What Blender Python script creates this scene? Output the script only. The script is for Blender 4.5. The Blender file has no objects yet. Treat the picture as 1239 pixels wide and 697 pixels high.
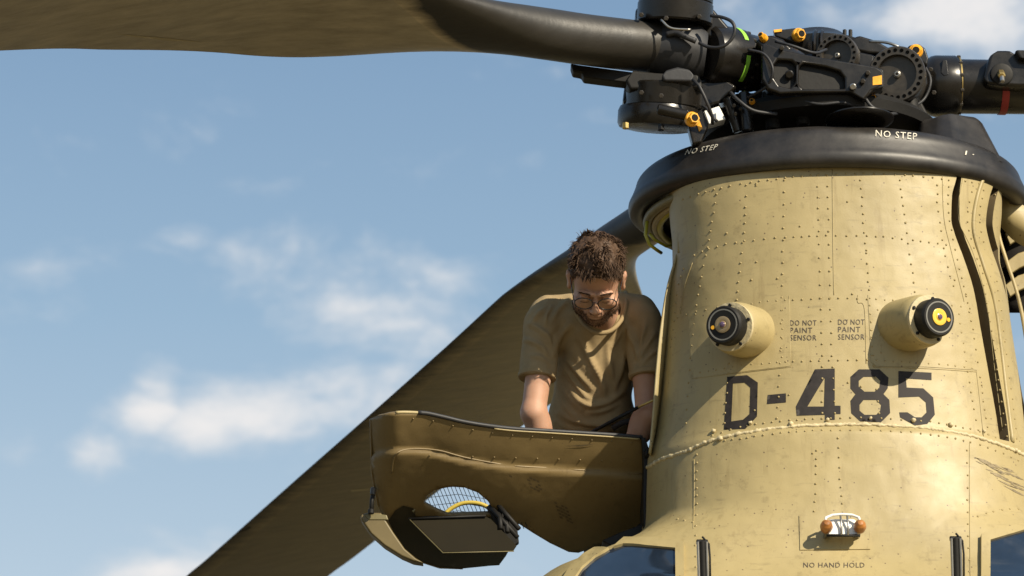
import bpy, bmesh, math, random
import numpy as np
from mathutils import Vector, Matrix
from mathutils.bvhtree import BVHTree
from mathutils.geometry import delaunay_2d_cdt
random.seed(7); np.random.seed(7)
R = math.radians
scene = bpy.context.scene
col = scene.collection

# ------------------------------------------------------------------ camera, world, sun, exposure
CAM = np.array((0.0, -9.0, 1.6)); PITCH = R(18.0); F = 3480.0      # F in photograph pixels (1239 wide)
cam = bpy.data.cameras.new('camera'); camo = bpy.data.objects.new('camera', cam); col.objects.link(camo)
cam.sensor_width = 36; cam.lens = F / 1239 * 36; cam.clip_start = 0.1; cam.clip_end = 6000
camo.location = CAM; camo.rotation_euler = (R(90) + PITCH, 0, 0)
cam.dof.use_dof = True; cam.dof.focus_distance = 8.95; cam.dof.aperture_fstop = 5.0
scene.camera = camo
FW = np.array((0, math.cos(PITCH), math.sin(PITCH))); UP = np.array((0, -math.sin(PITCH), math.cos(PITCH))); RT = np.array((1.0, 0, 0))
def ray(px, py):
    return FW + (px - 619.5) / F * RT + (348.5 - py) / F * UP
def P(px, py, Y):
    """world point on the plane y = Y that was sighted in the photograph at px, py"""
    d = ray(px, py); t = (Y - CAM[1]) / d[1]
    return CAM + d * t
def proj(p):
    v = np.asarray(p) - CAM; z = v @ FW
    return 619.5 + F * (v @ RT) / z, 348.5 - F * (v @ UP) / z

SUN_EL, SUN_AZ = R(33), R(41)          # sun behind the camera, to its right
sdir = np.array((math.cos(SUN_EL) * math.sin(SUN_AZ), -math.cos(SUN_EL) * math.cos(SUN_AZ), math.sin(SUN_EL)))
sl = bpy.data.lights.new('sun', 'SUN'); sl.energy = 5.0; sl.angle = R(0.5); sl.color = (1.0, 0.89, 0.70)
so = bpy.data.objects.new('sun', sl); col.objects.link(so)
so.rotation_euler = Vector(sdir).to_track_quat('Z', 'Y').to_euler(); so.location = (5, -10, 12)

scene.view_settings.view_transform = 'Standard'; scene.view_settings.look = 'None'
scene.view_settings.exposure = 0.5; scene.view_settings.gamma = 1.0
scene.render.engine = 'CYCLES'
scene.cycles.use_denoising = True
scene.cycles.max_bounces = 6; scene.cycles.diffuse_bounces = 3; scene.cycles.glossy_bounces = 3
scene.cycles.transparent_max_bounces = 8; scene.cycles.transmission_bounces = 4

w = bpy.data.worlds.new('World'); scene.world = w; w.use_nodes = True
nt = w.node_tree; N = nt.nodes; L = nt.links
bg = N['Background']
sky = N.new('ShaderNodeTexSky'); sky.sky_type = 'NISHITA'; sky.sun_disc = False
sky.sun_elevation = SUN_EL; sky.sun_rotation = math.atan2(sdir[0], sdir[1])
sky.air_density = 1.0; sky.dust_density = 1.2; sky.ozone_density = 1.0
tc = N.new('ShaderNodeTexCoord')
def vm(op, a, b=None, val=None):
    n = N.new('ShaderNodeVectorMath'); n.operation = op
    if hasattr(a, 'links'): L.new(a, n.inputs[0])
    else: n.inputs[0].default_value = a
    if b is not None:
        if hasattr(b, 'links'): L.new(b, n.inputs[1])
        else: n.inputs[1].default_value = b
    if val is not None: n.inputs['Scale'].default_value = val
    return n
def fm(op, a, b=None, c=None, clamp=False):
    n = N.new('ShaderNodeMath'); n.operation = op; n.use_clamp = clamp
    for i, v in enumerate((a, b, c)):
        if v is None: continue
        if hasattr(v, 'links'): L.new(v, n.inputs[i])
        else: n.inputs[i].default_value = v
    return n.outputs[0]
dirv = tc.outputs['Generated']
# cumulus drifting in patches: fractal noise warped over the sky directions, thicker where the clouds stand
noi = N.new('ShaderNodeTexNoise'); noi.inputs['Scale'].default_value = 17; noi.inputs['Detail'].default_value = 11; noi.inputs['Roughness'].default_value = 0.60
noi.inputs['Distortion'].default_value = 0.25
mp = N.new('ShaderNodeMapping'); mp.inputs['Scale'].default_value = (1, 1, 1.9); L.new(dirv, mp.inputs['Vector']); L.new(mp.outputs[0], noi.inputs['Vector'])
big = N.new('ShaderNodeTexNoise'); big.inputs['Scale'].default_value = 3.1; big.inputs['Detail'].default_value = 3; L.new(mp.outputs[0], big.inputs['Vector'])
CLOUDS = [(212, 280, 42, 16, .45), (287, 308, 26, 24, .38), (188, 488, 34, 44, .95), (240, 525, 55, 30, .95), (320, 492, 110, 40, 1.0), (405, 478, 85, 40, 1.05), (470, 388, 85, 46, .95),
          (520, 400, 60, 35, .8), (470, 455, 60, 26, .7), (25, 550, 45, 26, .75), (108, 548, 32, 22, .7), (190, 692, 60, 17, 1.0), (1135, 14, 150, 42, .75), (1000, 30, 60, 25, .35), (15, 330, 50, 14, .25)]
acc = None
for (cx, cy, rx, ry, s) in CLOUDS:
    c = ray(cx, cy); c = c / np.linalg.norm(c)
    d = vm('SUBTRACT', dirv, tuple(c)).outputs[0]
    k = 1 / F
    a = vm('DOT_PRODUCT', d, (1 / (rx * k), 0, 0)).outputs['Value']
    b = vm('DOT_PRODUCT', d, tuple(UP / (ry * k))).outputs['Value']
    f2 = vm('DOT_PRODUCT', d, tuple(FW * 3)).outputs['Value']
    q = fm('ADD', fm('MULTIPLY', a, a), fm('MULTIPLY', b, b)); q = fm('ADD', q, fm('MULTIPLY', f2, f2))
    g = fm('MULTIPLY', fm('POWER', 2.718, fm('MULTIPLY', q, -0.62)), s)
    acc = g if acc is None else fm('MAXIMUM', acc, g)
away = fm('MULTIPLY', fm('SUBTRACT', .978, vm('DOT_PRODUCT', dirv, tuple(FW)).outputs['Value']), 26.0, clamp=True)
n0 = fm('SUBTRACT', noi.outputs[0], 0.5)
fil = fm('MULTIPLY', fm('SUBTRACT', big.outputs[0], 0.56), 2.2)                       # stray cloud all over the sky
fil = fm('MULTIPLY', fil, away)
dens = fm('ADD', fm('MAXIMUM', acc, fil), fm('MULTIPLY_ADD', n0, 3.1, .0))
mr = N.new('ShaderNodeMapRange'); mr.interpolation_type = 'SMOOTHSTEP'
mr.inputs['From Min'].default_value = 0.12; mr.inputs['From Max'].default_value = 1.22; mr.inputs['To Max'].default_value = 0.92
L.new(dens, mr.inputs['Value'])
# summer haze: pale near the horizon, deeper blue overhead
sx_ = N.new('ShaderNodeSeparateXYZ'); L.new(dirv, sx_.inputs[0])
vr = N.new('ShaderNodeValToRGB'); L.new(sx_.outputs[2], vr.inputs[0]); e = vr.color_ramp.elements
e[0].position = 0.0; e[0].color = (.80, .93, 1.0, 1); e[1].position = 1.0; e[1].color = (.19, .36, .62, 1)
for p_, c_ in ((.21, (.69, .85, .98, 1)), (.30, (.46, .67, .87, 1)), (.40, (.31, .50, .74, 1))): q_ = e.new(p_); q_.color = c_
vs_ = vm('SCALE', vr.outputs[0], None, 7.4)
hs = N.new('ShaderNodeMix'); hs.data_type = 'RGBA'; hs.inputs[0].default_value = 0.72
L.new(sky.outputs[0], hs.inputs[6]); L.new(vs_.outputs[0], hs.inputs[7])
shd = N.new('ShaderNodeMix'); shd.data_type = 'RGBA'; L.new(fm('MULTIPLY', fm('SUBTRACT', dens, .5), 1.1, clamp=True), shd.inputs[0]); shd.inputs[6].default_value = (6.4, 6.8, 7.2, 1); shd.inputs[7].default_value = (8.6, 8.3, 8.1, 1)
cm = N.new('ShaderNodeMix'); cm.data_type = 'RGBA'
L.new(mr.outputs[0], cm.inputs[0]); L.new(hs.outputs[2], cm.inputs[6]); L.new(shd.outputs[2], cm.inputs[7])
L.new(cm.outputs[2], bg.inputs[0]); bg.inputs[1].default_value = 0.075

# ------------------------------------------------------------------ materials
MAT = {}
def new_mat(name):
    m = bpy.data.materials.new(name); m.use_nodes = True; MAT[name] = m
    return m, m.node_tree.nodes, m.node_tree.links, m.node_tree.nodes['Principled BSDF']
def simple(name, base, rough=.5, metal=0, var=.12, vs=9.0, bump=.0, bs=60.0, coat=0, spec=.5, emit=None, streak=None):
    m, n, l, b = new_mat(name)
    tcn = n.new('ShaderNodeTexCoord')
    mpn = n.new('ShaderNodeMapping'); l.new(tcn.outputs['Object'], mpn.inputs[0])
    if streak: mpn.inputs['Scale'].default_value = streak
    no = n.new('ShaderNodeTexNoise'); no.inputs['Scale'].default_value = vs; no.inputs['Detail'].default_value = 8; no.inputs['Roughness'].default_value = .65
    l.new(mpn.outputs[0], no.inputs['Vector'])
    r = n.new('ShaderNodeValToRGB'); r.color_ramp.elements[0].position = .3; r.color_ramp.elements[1].position = .72
    r.color_ramp.elements[0].color = tuple(c * (1 - var) for c in base) + (1,); r.color_ramp.elements[1].color = tuple(min(1, c * (1 + var)) for c in base) + (1,)
    l.new(no.outputs[0], r.inputs[0]); l.new(r.outputs[0], b.inputs['Base Color'])
    mr_ = n.new('ShaderNodeMapRange'); mr_.inputs['To Min'].default_value = max(0, rough - .1); mr_.inputs['To Max'].default_value = min(1, rough + .12)
    l.new(no.outputs[0], mr_.inputs[0]); l.new(mr_.outputs[0], b.inputs['Roughness'])
    b.inputs['Metallic'].default_value = metal; b.inputs['Specular IOR Level'].default_value = spec
    b.inputs['Coat Weight'].default_value = coat
    if bump:
        n2 = n.new('ShaderNodeTexNoise'); n2.inputs['Scale'].default_value = bs; n2.inputs['Detail'].default_value = 6; l.new(tcn.outputs['Object'], n2.inputs['Vector'])
        bp = n.new('ShaderNodeBump'); bp.inputs['Strength'].default_value = bump; bp.inputs['Distance'].default_value = .004
        l.new(n2.outputs[0], bp.inputs['Height']); l.new(bp.outputs[0], b.inputs['Normal'])
    return m
def tan_paint(name='tan_paint', base=(.352, .280, .130), grime=1.35):
    m, n, l, b = new_mat(name)
    tcn = n.new('ShaderNodeTexCoord'); o = tcn.outputs['Object']
    def noise(s, d=8, r=.6, sc=None):
        x = n.new('ShaderNodeTexNoise'); x.inputs['Scale'].default_value = s; x.inputs['Detail'].default_value = d; x.inputs['Roughness'].default_value = r
        if sc:
            mm = n.new('ShaderNodeMapping'); mm.inputs['Scale'].default_value = sc; l.new(o, mm.inputs[0]); l.new(mm.outputs[0], x.inputs['Vector'])
        else: l.new(o, x.inputs['Vector'])
        return x.outputs[0]
    def ramp(v, p0, c0, p1, c1):
        x = n.new('ShaderNodeValToRGB'); e = x.color_ramp.elements; e[0].position = p0; e[0].color = c0; e[1].position = p1; e[1].color = c1; l.new(v, x.inputs[0]); return x.outputs[0]
    def mixc(f, a, c):
        x = n.new('ShaderNodeMix'); x.data_type = 'RGBA'
        for i, v in ((0, f), (6, a), (7, c)):
            if hasattr(v, 'links'): l.new(v, x.inputs[i])
            else: x.inputs[i].default_value = v
        return x.outputs[2]
    g = lambda k: tuple(c * k for c in base) + (1,)
    c = ramp(noise(3.2), .3, g(.86), .75, g(1.12))
    c = mixc(ramp(noise(22, 10, .7), .56, (0, 0, 0, 1), .72, (.5 * grime, .5 * grime, .5 * grime, 1)), c, (base[0] * .55, base[1] * .53, base[2] * .5, 1))
    # fore-and-aft smears
    c = mixc(ramp(noise(5, 6, .6, (2.0, 2.0, 14)), .60, (0, 0, 0, 1), .78, (.45 * grime,) * 3 + (1,)), c, (base[0] * .5, base[1] * .5, base[2] * .52, 1))
    c = mixc(ramp(noise(4, 7, .65, (9, 9, .9)), .57, (0, 0, 0, 1), .74, (.38 * grime,) * 3 + (1,)), c, (base[0] * .55, base[1] * .5, base[2] * .42, 1))
    # little specks of dirt and chipped paint
    vo = n.new('ShaderNodeTexVoronoi'); vo.inputs['Scale'].default_value = 42; l.new(o, vo.inputs['Vector'])
    sp = ramp(vo.outputs['Distance'], .065, (1, 1, 1, 1), .13, (0, 0, 0, 1))
    wn = n.new('ShaderNodeMath'); wn.operation = 'GREATER_THAN'; wn.inputs[1].default_value = .35
    sc_ = n.new('ShaderNodeSeparateColor'); l.new(vo.outputs['Color'], sc_.inputs[0]); l.new(sc_.outputs[0], wn.inputs[0])
    mu = n.new('ShaderNodeMath'); mu.operation = 'MULTIPLY'; l.new(sp, mu.inputs[0]); l.new(wn.outputs[0], mu.inputs[1])
    mu2 = n.new('ShaderNodeMath'); mu2.operation = 'MULTIPLY'; mu2.inputs[1].default_value = .75 * grime; l.new(mu.outputs[0], mu2.inputs[0])
    c = mixc(mu2.outputs[0], c, (.10, .065, .035, 1))
    l.new(c, b.inputs['Base Color'])
    rr = n.new('ShaderNodeMapRange'); rr.inputs['To Min'].default_value = .40; rr.inputs['To Max'].default_value = .62; l.new(noise(12), rr.inputs[0]); l.new(rr.outputs[0], b.inputs['Roughness'])
    b.inputs['Specular IOR Level'].default_value = .55
    bp = n.new('ShaderNodeBump'); bp.inputs['Strength'].default_value = .6; bp.inputs['Distance'].default_value = .018; l.new(noise(3.6, 3), bp.inputs['Height'])
    bp2 = n.new('ShaderNodeBump'); bp2.inputs['Strength'].default_value = .25; bp2.inputs['Distance'].default_value = .001; l.new(noise(160, 4), bp2.inputs['Height']); l.new(bp.outputs[0], bp2.inputs['Normal'])
    l.new(bp2.outputs[0], b.inputs['Normal'])
    return m
TAN = tan_paint()
TANB = tan_paint('tan_blade_paint', (.27, .205, .105), .7)
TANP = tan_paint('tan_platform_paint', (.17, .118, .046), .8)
RIVM = simple('rivet_paint', (.31, .24, .105), .5)
BLK = simple('black_rotor_paint', (.0115, .0098, .0078), .27, var=.4, vs=14, bump=.10, bs=40, spec=.42)
BLK2 = simple('matt_black_paint', (.009, .0082, .0072), .6, var=.3, vs=20, bump=.15, spec=.3)
RINGM = simple('black_fairing_paint', (.018, .0155, .0135), .44, var=.6, vs=11, bump=.22, bs=18, spec=.5)
RUB = simple('black_rubber', (.018, .018, .020), .55, bump=.3, bs=30)
DECAL = simple('charcoal_stencil_paint', (.024, .020, .019), .62, var=.35, vs=40, spec=.25)
STEN = simple('faded_stencil_paint', (.065, .048, .035), .6, var=.5, vs=60)
WHITE = simple('white_stencil_paint', (.62, .58, .48), .6, var=.3, vs=60)
YEL = simple('yellow_anodised_fitting', (.78, .36, .015), .38, var=.25, vs=30)
YELH = simple('yellow_green_hose', (.42, .38, .03), .45, var=.2)
GREEN = simple('lime_tape', (.26, .58, .05), .5)
RED = simple('red_tape', (.33, .03, .025), .5)
STEEL = simple('bare_steel', (.42, .40, .36), .3, metal=.9)
BRASS = simple('brass', (.50, .36, .13), .35, metal=.8)
GOLDL = simple('dull_gold_lens', (.27, .20, .11), .25, metal=.2)
GOLDR = simple('bright_gold_lens', (.80, .50, .07), .25, metal=.1)
AMB = simple('amber_dot', (.95, .45, .02), .4)
SEAL = simple('tan_sealant', (.50, .42, .25), .6, bump=.8, bs=70)
WORN = simple('worn_black_metal', (.040, .034, .027), .38, var=.35, vs=40)
HOLE = simple('bolt_hole_black', (.0015, .0015, .0015), .9, spec=.05)
DARKI = simple('dark_interior', (.012, .010, .008), .8, bump=.3, spec=.2)
OLI = simple('olive_primer', (.16, .135, .06), .5)
GLASS = simple('dark_window_glass', (.012, .02, .035), .04, var=.3, spec=.9, coat=.6)
WHT = simple('white_plastic', (.75, .74, .70), .45)
ORG = simple('orange_knob', (.30, .115, .02), .35, var=.4, vs=40, spec=.7)
SEAMD = simple('gap_shade', (.15, .11, .055), .7)  # darker tan for the gap floors: their shade put into the colour

# ------------------------------------------------------------------ mesh helpers
def link(name, me, mats, parent=None, smooth=True, **props):
    o = bpy.data.objects.new(name, me); col.objects.link(o)
    for m in (mats if isinstance(mats, (list, tuple)) else [mats]): me.materials.append(m)
    if parent is not None:
        o.parent = parent
        if parent.type == 'EMPTY': o.matrix_parent_inverse = Matrix.Translation(-parent.location)
    if smooth: me.shade_smooth()
    for k, v in props.items(): o[k] = v
    return o
def mesh(name, v, f, mats, parent=None, smooth=True, mi=None, **props):
    me = bpy.data.meshes.new(name); me.from_pydata([tuple(map(float, p)) for p in v], [], [tuple(map(int, q)) for q in f]); me.update()
    if mi is not None: me.polygons.foreach_set('material_index', list(mi))
    return link(name, me, mats, parent, smooth, **props)
def bm_obj(name, bm, mats, parent=None, smooth=True, **props):
    me = bpy.data.meshes.new(name); bmesh.ops.recalc_face_normals(bm, faces=bm.faces[:]); bm.to_mesh(me); bm.free()
    return link(name, me, mats, parent, smooth, **props)
def sharp(o, ang=35):
    me = o.data
    try: me.set_sharp_from_angle(angle=R(ang))
    except Exception: pass
    return o
def bevel(o, wd=.003, seg=2, ang=35):
    m = o.modifiers.new('bevel', 'BEVEL'); m.width = wd; m.segments = seg; m.limit_method = 'ANGLE'; m.angle_limit = R(ang); m.harden_normals = True
    return o
def solid(o, t, off=0):
    m = o.modifiers.new('solid', 'SOLIDIFY'); m.thickness = t; m.offset = off
    return o
def frame(ax):
    ax = np.asarray(ax, float); ax = ax / np.linalg.norm(ax)
    h = np.array((0, 0, 1.)) if abs(ax[2]) < .9 else np.array((1., 0, 0))
    u = np.cross(h, ax); u /= np.linalg.norm(u); v = np.cross(ax, u)
    return ax, u, v
def lathe_bm(bm, p0, ax, prof, n=32, phase=0, close=True):
    ax, u, v = frame(ax); p0 = np.asarray(p0, float)
    rings = []
    for s, r in prof:
        rings.append([bm.verts.new(tuple(p0 + ax * s + r * (math.cos(a) * u + math.sin(a) * v))) for a in [phase + 2 * math.pi * i / n for i in range(n)]])
    for a, b in zip(rings, rings[1:]):
        for i in range(n):
            j = (i + 1) % n; bm.faces.new((a[i], a[j], b[j], b[i]))
    if close:
        for rg in (rings[0], rings[-1]):
            try: bm.faces.new(rg)
            except Exception: pass
def lathe(name, p0, ax, prof, mats, parent=None, n=32, phase=0, ang=30, **props):
    bm = bmesh.new(); lathe_bm(bm, p0, ax, prof, n, phase); return sharp(bm_obj(name, bm, mats, parent, **props), ang)
def rod(name, a, b, r, mats, parent=None, n=20, bev=None, r2=None, **props):
    a = np.asarray(a, float); b = np.asarray(b, float); Ln = np.linalg.norm(b - a); r2 = r if r2 is None else r2
    bv = min(r * .25, Ln * .2) if bev is None else bev
    return lathe(name, a, b - a, [(0, r - bv), (bv, r), (Ln - bv, r2), (Ln, r2 - bv)], mats, parent, n, **props)
def resample(pts, step):
    pts = [np.asarray(p, float) for p in pts]; out = [pts[0]]
    for a, b in zip(pts, pts[1:]):
        k = max(1, int(round(np.linalg.norm(b - a) / step)))
        for i in range(1, k + 1): out.append(a + (b - a) * i / k)
    return out
def spline(pts, sub=8):
    """Catmull-Rom through the points"""
    p = [np.asarray(q, float) for q in pts]
    if len(p) < 3: return resample(p, np.linalg.norm(p[1] - p[0]) / sub)
    p = [2 * p[0] - p[1]] + p + [2 * p[-1] - p[-2]]; out = []
    for i in range(1, len(p) - 2):
        for k in range(sub):
            t = k / sub
            out.append(.5 * ((2 * p[i]) + (-p[i - 1] + p[i + 1]) * t + (2 * p[i - 1] - 5 * p[i] + 4 * p[i + 1] - p[i + 2]) * t * t + (-p[i - 1] + 3 * p[i] - 3 * p[i + 1] + p[i + 2]) * t ** 3))
    out.append(p[-2]); return out
def tube_bm(bm, pts, r, n=8, cap=True):
    pts = [np.asarray(p, float) for p in pts]; m = len(pts); rings = []; pu = None
    for i, p in enumerate(pts):
        d = pts[min(i + 1, m - 1)] - pts[max(i - 1, 0)]; d = d / (np.linalg.norm(d) + 1e-9)
        if pu is None: _, u, v = frame(d)
        else:
            u = pu - d * (pu @ d); u /= np.linalg.norm(u) + 1e-9; v = np.cross(d, u)
        pu = u; rr = r[i] if hasattr(r, '__len__') else r
        rings.append([bm.verts.new(tuple(p + rr * (math.cos(a) * u + math.sin(a) * v))) for a in [2 * math.pi * k / n for k in range(n)]])
    for a, b in zip(rings, rings[1:]):
        for i in range(n): bm.faces.new((a[i], a[(i + 1) % n], b[(i + 1) % n], b[i]))
    if cap: bm.faces.new(rings[0]); bm.faces.new(rings[-1])
def tube(name, pts, r, mats, parent=None, n=8, **props):
    bm = bmesh.new(); tube_bm(bm, pts, r, n); return bm_obj(name, bm, mats, parent, **props)
def inside(x, y, poly):
    c = False; n = len(poly); j = n - 1
    for i in range(n):
        xi, yi = poly[i][0], poly[i][1]; xj, yj = poly[j][0], poly[j][1]
        if (yi > y) != (yj > y) and x < (xj - xi) * (y - yi) / (yj - yi) + xi: c = not c
        j = i
    return c
def tri(outer, holes=(), step=8.0, lines=()):
    """triangulated region: 2D points and triangles"""
    loops = [resample(list(l) + [l[0]], step)[:-1] for l in [outer] + list(holes)]
    vs = []; ed = []
    for lp in loops:
        b = len(vs); vs += [Vector((p[0], p[1])) for p in lp]; ed += [(b + i, b + (i + 1) % len(lp)) for i in range(len(lp))]
    for ln in lines:
        q = resample(ln, step); b = len(vs); vs += [Vector((p[0], p[1])) for p in q]; ed += [(b + i, b + i + 1) for i in range(len(q) - 1)]
    bd = np.array([(v.x, v.y) for v in vs]); lo = bd.min(0); hi = bd.max(0)
    y = lo[1]; row = 0
    while y < hi[1]:
        x = lo[0] + (step / 2 if row % 2 else 0)
        while x < hi[0]:
            if inside(x, y, loops[0]) and not any(inside(x, y, h) for h in loops[1:]) and np.min(((bd - (x, y)) ** 2).sum(1)) > (step * .45) ** 2: vs.append(Vector((x, y)))
            x += step
        y += step * .87; row += 1
    v, e, f, *_ = delaunay_2d_cdt(vs, ed, [], 0, 1e-5)
    out = []
    for t in f:
        cx = sum(v[i].x for i in t) / 3; cy = sum(v[i].y for i in t) / 3
        if inside(cx, cy, loops[0]) and not any(inside(cx, cy, h) for h in loops[1:]): out.append(tuple(t))
    return [(p.x, p.y) for p in v], out
def pchip(xs, ys):
    xs = np.asarray(xs, float); ys = np.asarray(ys, float); h = np.diff(xs); dl = np.diff(ys) / h
    d = np.zeros(len(xs)); d[0] = dl[0]; d[-1] = dl[-1]
    for i in range(1, len(xs) - 1):
        if dl[i - 1] * dl[i] > 0: w1 = 2 * h[i] + h[i - 1]; w2 = h[i] + 2 * h[i - 1]; d[i] = (w1 + w2) / (w1 / dl[i - 1] + w2 / dl[i])
    def f(x):
        x = np.clip(x, xs[0], xs[-1]); i = np.clip(np.searchsorted(xs, x) - 1, 0, len(xs) - 2)
        t = (x - xs[i]) / h[i]
        return (2 * t**3 - 3 * t**2 + 1) * ys[i] + (t**3 - 2 * t**2 + t) * h[i] * d[i] + (-2 * t**3 + 3 * t**2) * ys[i + 1] + (t**3 - t**2) * h[i] * d[i + 1]
    return f
def slab(name, outer, Y, t, mats, parent=None, holes=(), bev=.004, yfun=None, **props):
    """plate of thickness t whose face stands at depth Y: outline sighted in the photograph"""
    bm = bmesh.new()
    loops = [outer] + list(holes)
    vs, fs = tri(outer, holes, 60)
    fr = [bm.verts.new(tuple(P(x, y, Y if yfun is None else yfun(x, y)))) for x, y in vs]
    bk = [bm.verts.new(tuple(np.array(v.co) + (0, t, 0))) for v in fr]
    cnt = {}
    for f in fs:
        bm.faces.new([fr[i] for i in f]); bm.faces.new([bk[i] for i in reversed(f)])
        for a, b in zip(f, f[1:] + f[:1]): cnt[(a, b)] = 1
    for (a, b) in cnt:
        if (b, a) not in cnt: bm.faces.new((fr[b], fr[a], bk[a], bk[b]))
    bmesh.ops.dissolve_limit(bm, angle_limit=R(1), verts=bm.verts[:], edges=bm.edges[:])
    o = bm_obj(name, bm, mats, parent, smooth=True, **props); sharp(o, 30)
    if bev: bevel(o, bev, 2)
    return o
def esplit(o, a=30):
    m = o.modifiers.new('split', 'EDGE_SPLIT'); m.split_angle = R(a); return o
def empty(name, loc, **props):
    o = bpy.data.objects.new(name, None); col.objects.link(o); o.location = loc; o.empty_display_size = .2
    for k, v in props.items(): o[k] = v
    return o
# ------------------------------------------------------------------ ground
gv = [(-3000, -3000, 0), (3000, -3000, 0), (3000, 3000, 0), (-3000, 3000, 0)]
GRD = simple('dry_airfield_ground', (.13, .10, .048), .9, var=.25, vs=.4)
mesh('ground', gv, [(0, 1, 2, 3)], GRD, kind='structure')

# ------------------------------------------------------------------ helicopter
HELI = empty('helicopter', (0.98, 0, 0.0), label='tan tandem rotor transport helicopter with black rotor head, marked D-485 on its front pylon', category='helicopter')
CX = 1010.0
def xw(px, py, Y): return P(px, py, Y)[0]
# edge depth Ye, front depth Yf and half width as functions of height
YeS = [(205, -.20), (350, -.12), (515, -.04), (640, .0), (697, .0), (900, .0), (1200, 0)]
def zfront(py, Y): return P(CX, py, Y)[2]
fr = [(195, -.455), (205, -.455), (350, -.462), (505, -.472), (514, -.474), (522, -.49), (560, -.497), (600, -.508), (640, -.530), (670, -.562), (697, -.615)]
zf = [zfront(p, y) for p, y in fr] + [3.28, 3.12, 2.7, 2.2, 1.6, 1.1, .75]; yf = [y for p, y in fr] + [-.82, -1.10, -1.60, -1.85, -1.9, -1.75, -1.35]
Yf = pchip(zf[::-1], yf[::-1])
sil = [(225, 192), (260, 191), (300, 188), (320, 188), (350, 194), (400, 199), (450, 205), (500, 212), (545, 221), (560, 226), (600, 229), (645, 231), (660, 243), (675, 274), (690, 312), (706, 352)]
ye_of_py = pchip([a for a, b in YeS], [b for a, b in YeS])
zs = []; ws = []; yes = []
for py, hw in sil:
    Y = float(ye_of_py(py)); p = P(CX - hw, py, Y); c = P(CX, py, Y); zs.append(p[2]); ws.append(c[0] - p[0]); yes.append(Y)
zs += [3.30, 3.0, 2.4, 1.6, 1.0, .75]; ws += [1.12, 1.2, 1.24, 1.24, 1.12, .95]; yes += [0] * 6
Wf = pchip(zs[::-1], ws[::-1]); Ye = pchip(zs[::-1], yes[::-1])
XC = P(CX, 350, -.3)[0]
nexp = pchip([.7, 3.2, 3.6, 3.9, 4.9], [3.2, 3.0, 2.6, 2.25, 2.1])
ZTOP = zfront(197, -.455)
def S(t, z):
    """skin of pylon and nose: t = -1 left edge, 0 front, 1 right edge; beyond +-1 it runs straight aft"""
    a = np.clip(t, -1, 1) * math.pi / 2; e = 2 / nexp(z)
    x = np.sign(a) * np.abs(np.sin(a)) ** e; c = np.abs(np.cos(a)) ** e
    y = Ye(z) + (Yf(z) - Ye(z)) * c + np.maximum(np.abs(t) - 1, 0) * 10
    x = np.where(x > 0, x * (1 + .10 * np.clip((z - 3.2) / .5, 0, 1)), x)
    return np.stack([XC + x * Wf(z), y, z * np.ones_like(x)], -1)
def projv(p):
    v = p - CAM; d = v @ FW
    return 619.5 + F * (v @ RT) / d, 348.5 - F * (v @ UP) / d
# the two panel gaps on the right-hand side, S-shaped in profile
g1l = [(1150, 190), (1158, 210), (1152, 237), (1151, 265), (1156, 285), (1166, 312), (1178, 350), (1187, 400), (1196, 450), (1205, 500), (1211, 540)]
g1w = [(190, 5), (215, 6), (237, 9), (300, 11), (400, 12), (500, 12), (540, 11)]
g3l = [(1205, 215), (1196, 245), (1193, 270), (1197, 292), (1208, 325), (1218, 360), (1225, 400), (1232, 450), (1238, 500), (1243, 545)]
G1 = pchip([b for a, b in g1l], [a for a, b in g1l]); GW = pchip([a for a, b in g1w], [b for a, b in g1w]); G3 = pchip([b for a, b in g3l], [a for a, b in g3l])
rows = list(np.concatenate([np.arange(ZTOP, 3.35, -.010), np.arange(3.35, 3.1, -.015), np.arange(3.1, .75, -.06), [.75]]))
tt = np.linspace(.2, .999, 900)
def find(z, fn):
    x, y = projv(S(tt, np.full_like(tt, z))); d = x - fn(y); k = np.where((d[:-1] < 0) & (d[1:] >= 0))[0]
    return float(tt[k[0]]) if len(k) else None
V = []; NC = None; last = (.62, .65, .83, .86)
GB = P(1211, 540, -.25)[2]
tcols = []
for z in rows:
    if z > GB - .02:
        c = [find(z, G1), find(z, lambda y: G1(y) + GW(y)), find(z, G3), find(z, lambda y: G3(y) + 8)]
        for i in range(4):
            if c[i] is None: c[i] = last[i]
        for i in (1, 2, 3): c[i] = max(c[i], c[i - 1] + .004)
        c[3] = min(c[3], .985); c[2] = min(c[2], c[3] - .004)
        last = tuple(c)
    a, b, c_, d = last; gd = z > GB
    ts = list(np.linspace(-1, a, 190)) + [a + 1e-4, b - 1e-4, b] + list(np.linspace(b, c_, 22))[1:] + [c_ + 1e-4, d - 1e-4, d] + list(np.linspace(d, 1, 16))[1:]
    dep = [0.] * 190 + [1, 1, 0] + [0.] * 21 + [1, 1, 0] + [0.] * 15
    tcols.append((z, ts, [q * gd for q in dep]))
for z, ts, dep in tcols:
    ts = np.array(ts); zz = np.full_like(ts, z); p = S(ts, zz)
    q = S(np.clip(ts + .003, -1, 1), zz) - S(np.clip(ts - .003, -1, 1), zz); n = np.stack([q[:, 1], -q[:, 0], 0 * q[:, 0]], -1); n /= np.linalg.norm(n, axis=1)[:, None] + 1e-9
    V.append(p - n * (np.array(dep) * .065)[:, None])
V = np.array(V); nr, NC = V.shape[:2]
faces = [(r * NC + c, (r + 1) * NC + c, (r + 1) * NC + c + 1, r * NC + c + 1) for r in range(nr - 1) for c in range(NC - 1)]
mi = [1 if ((189 <= c <= 191 or 213 <= c <= 215) and tcols[r][0] > GB) else 0 for r in range(nr - 1) for c in range(NC - 1)]
skin = mesh('fuselage_skin', V.reshape(-1, 3), faces, [TAN, SEAMD], HELI, mi=mi); sharp(skin, 28)
flat = V.reshape(-1, 3)
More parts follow.
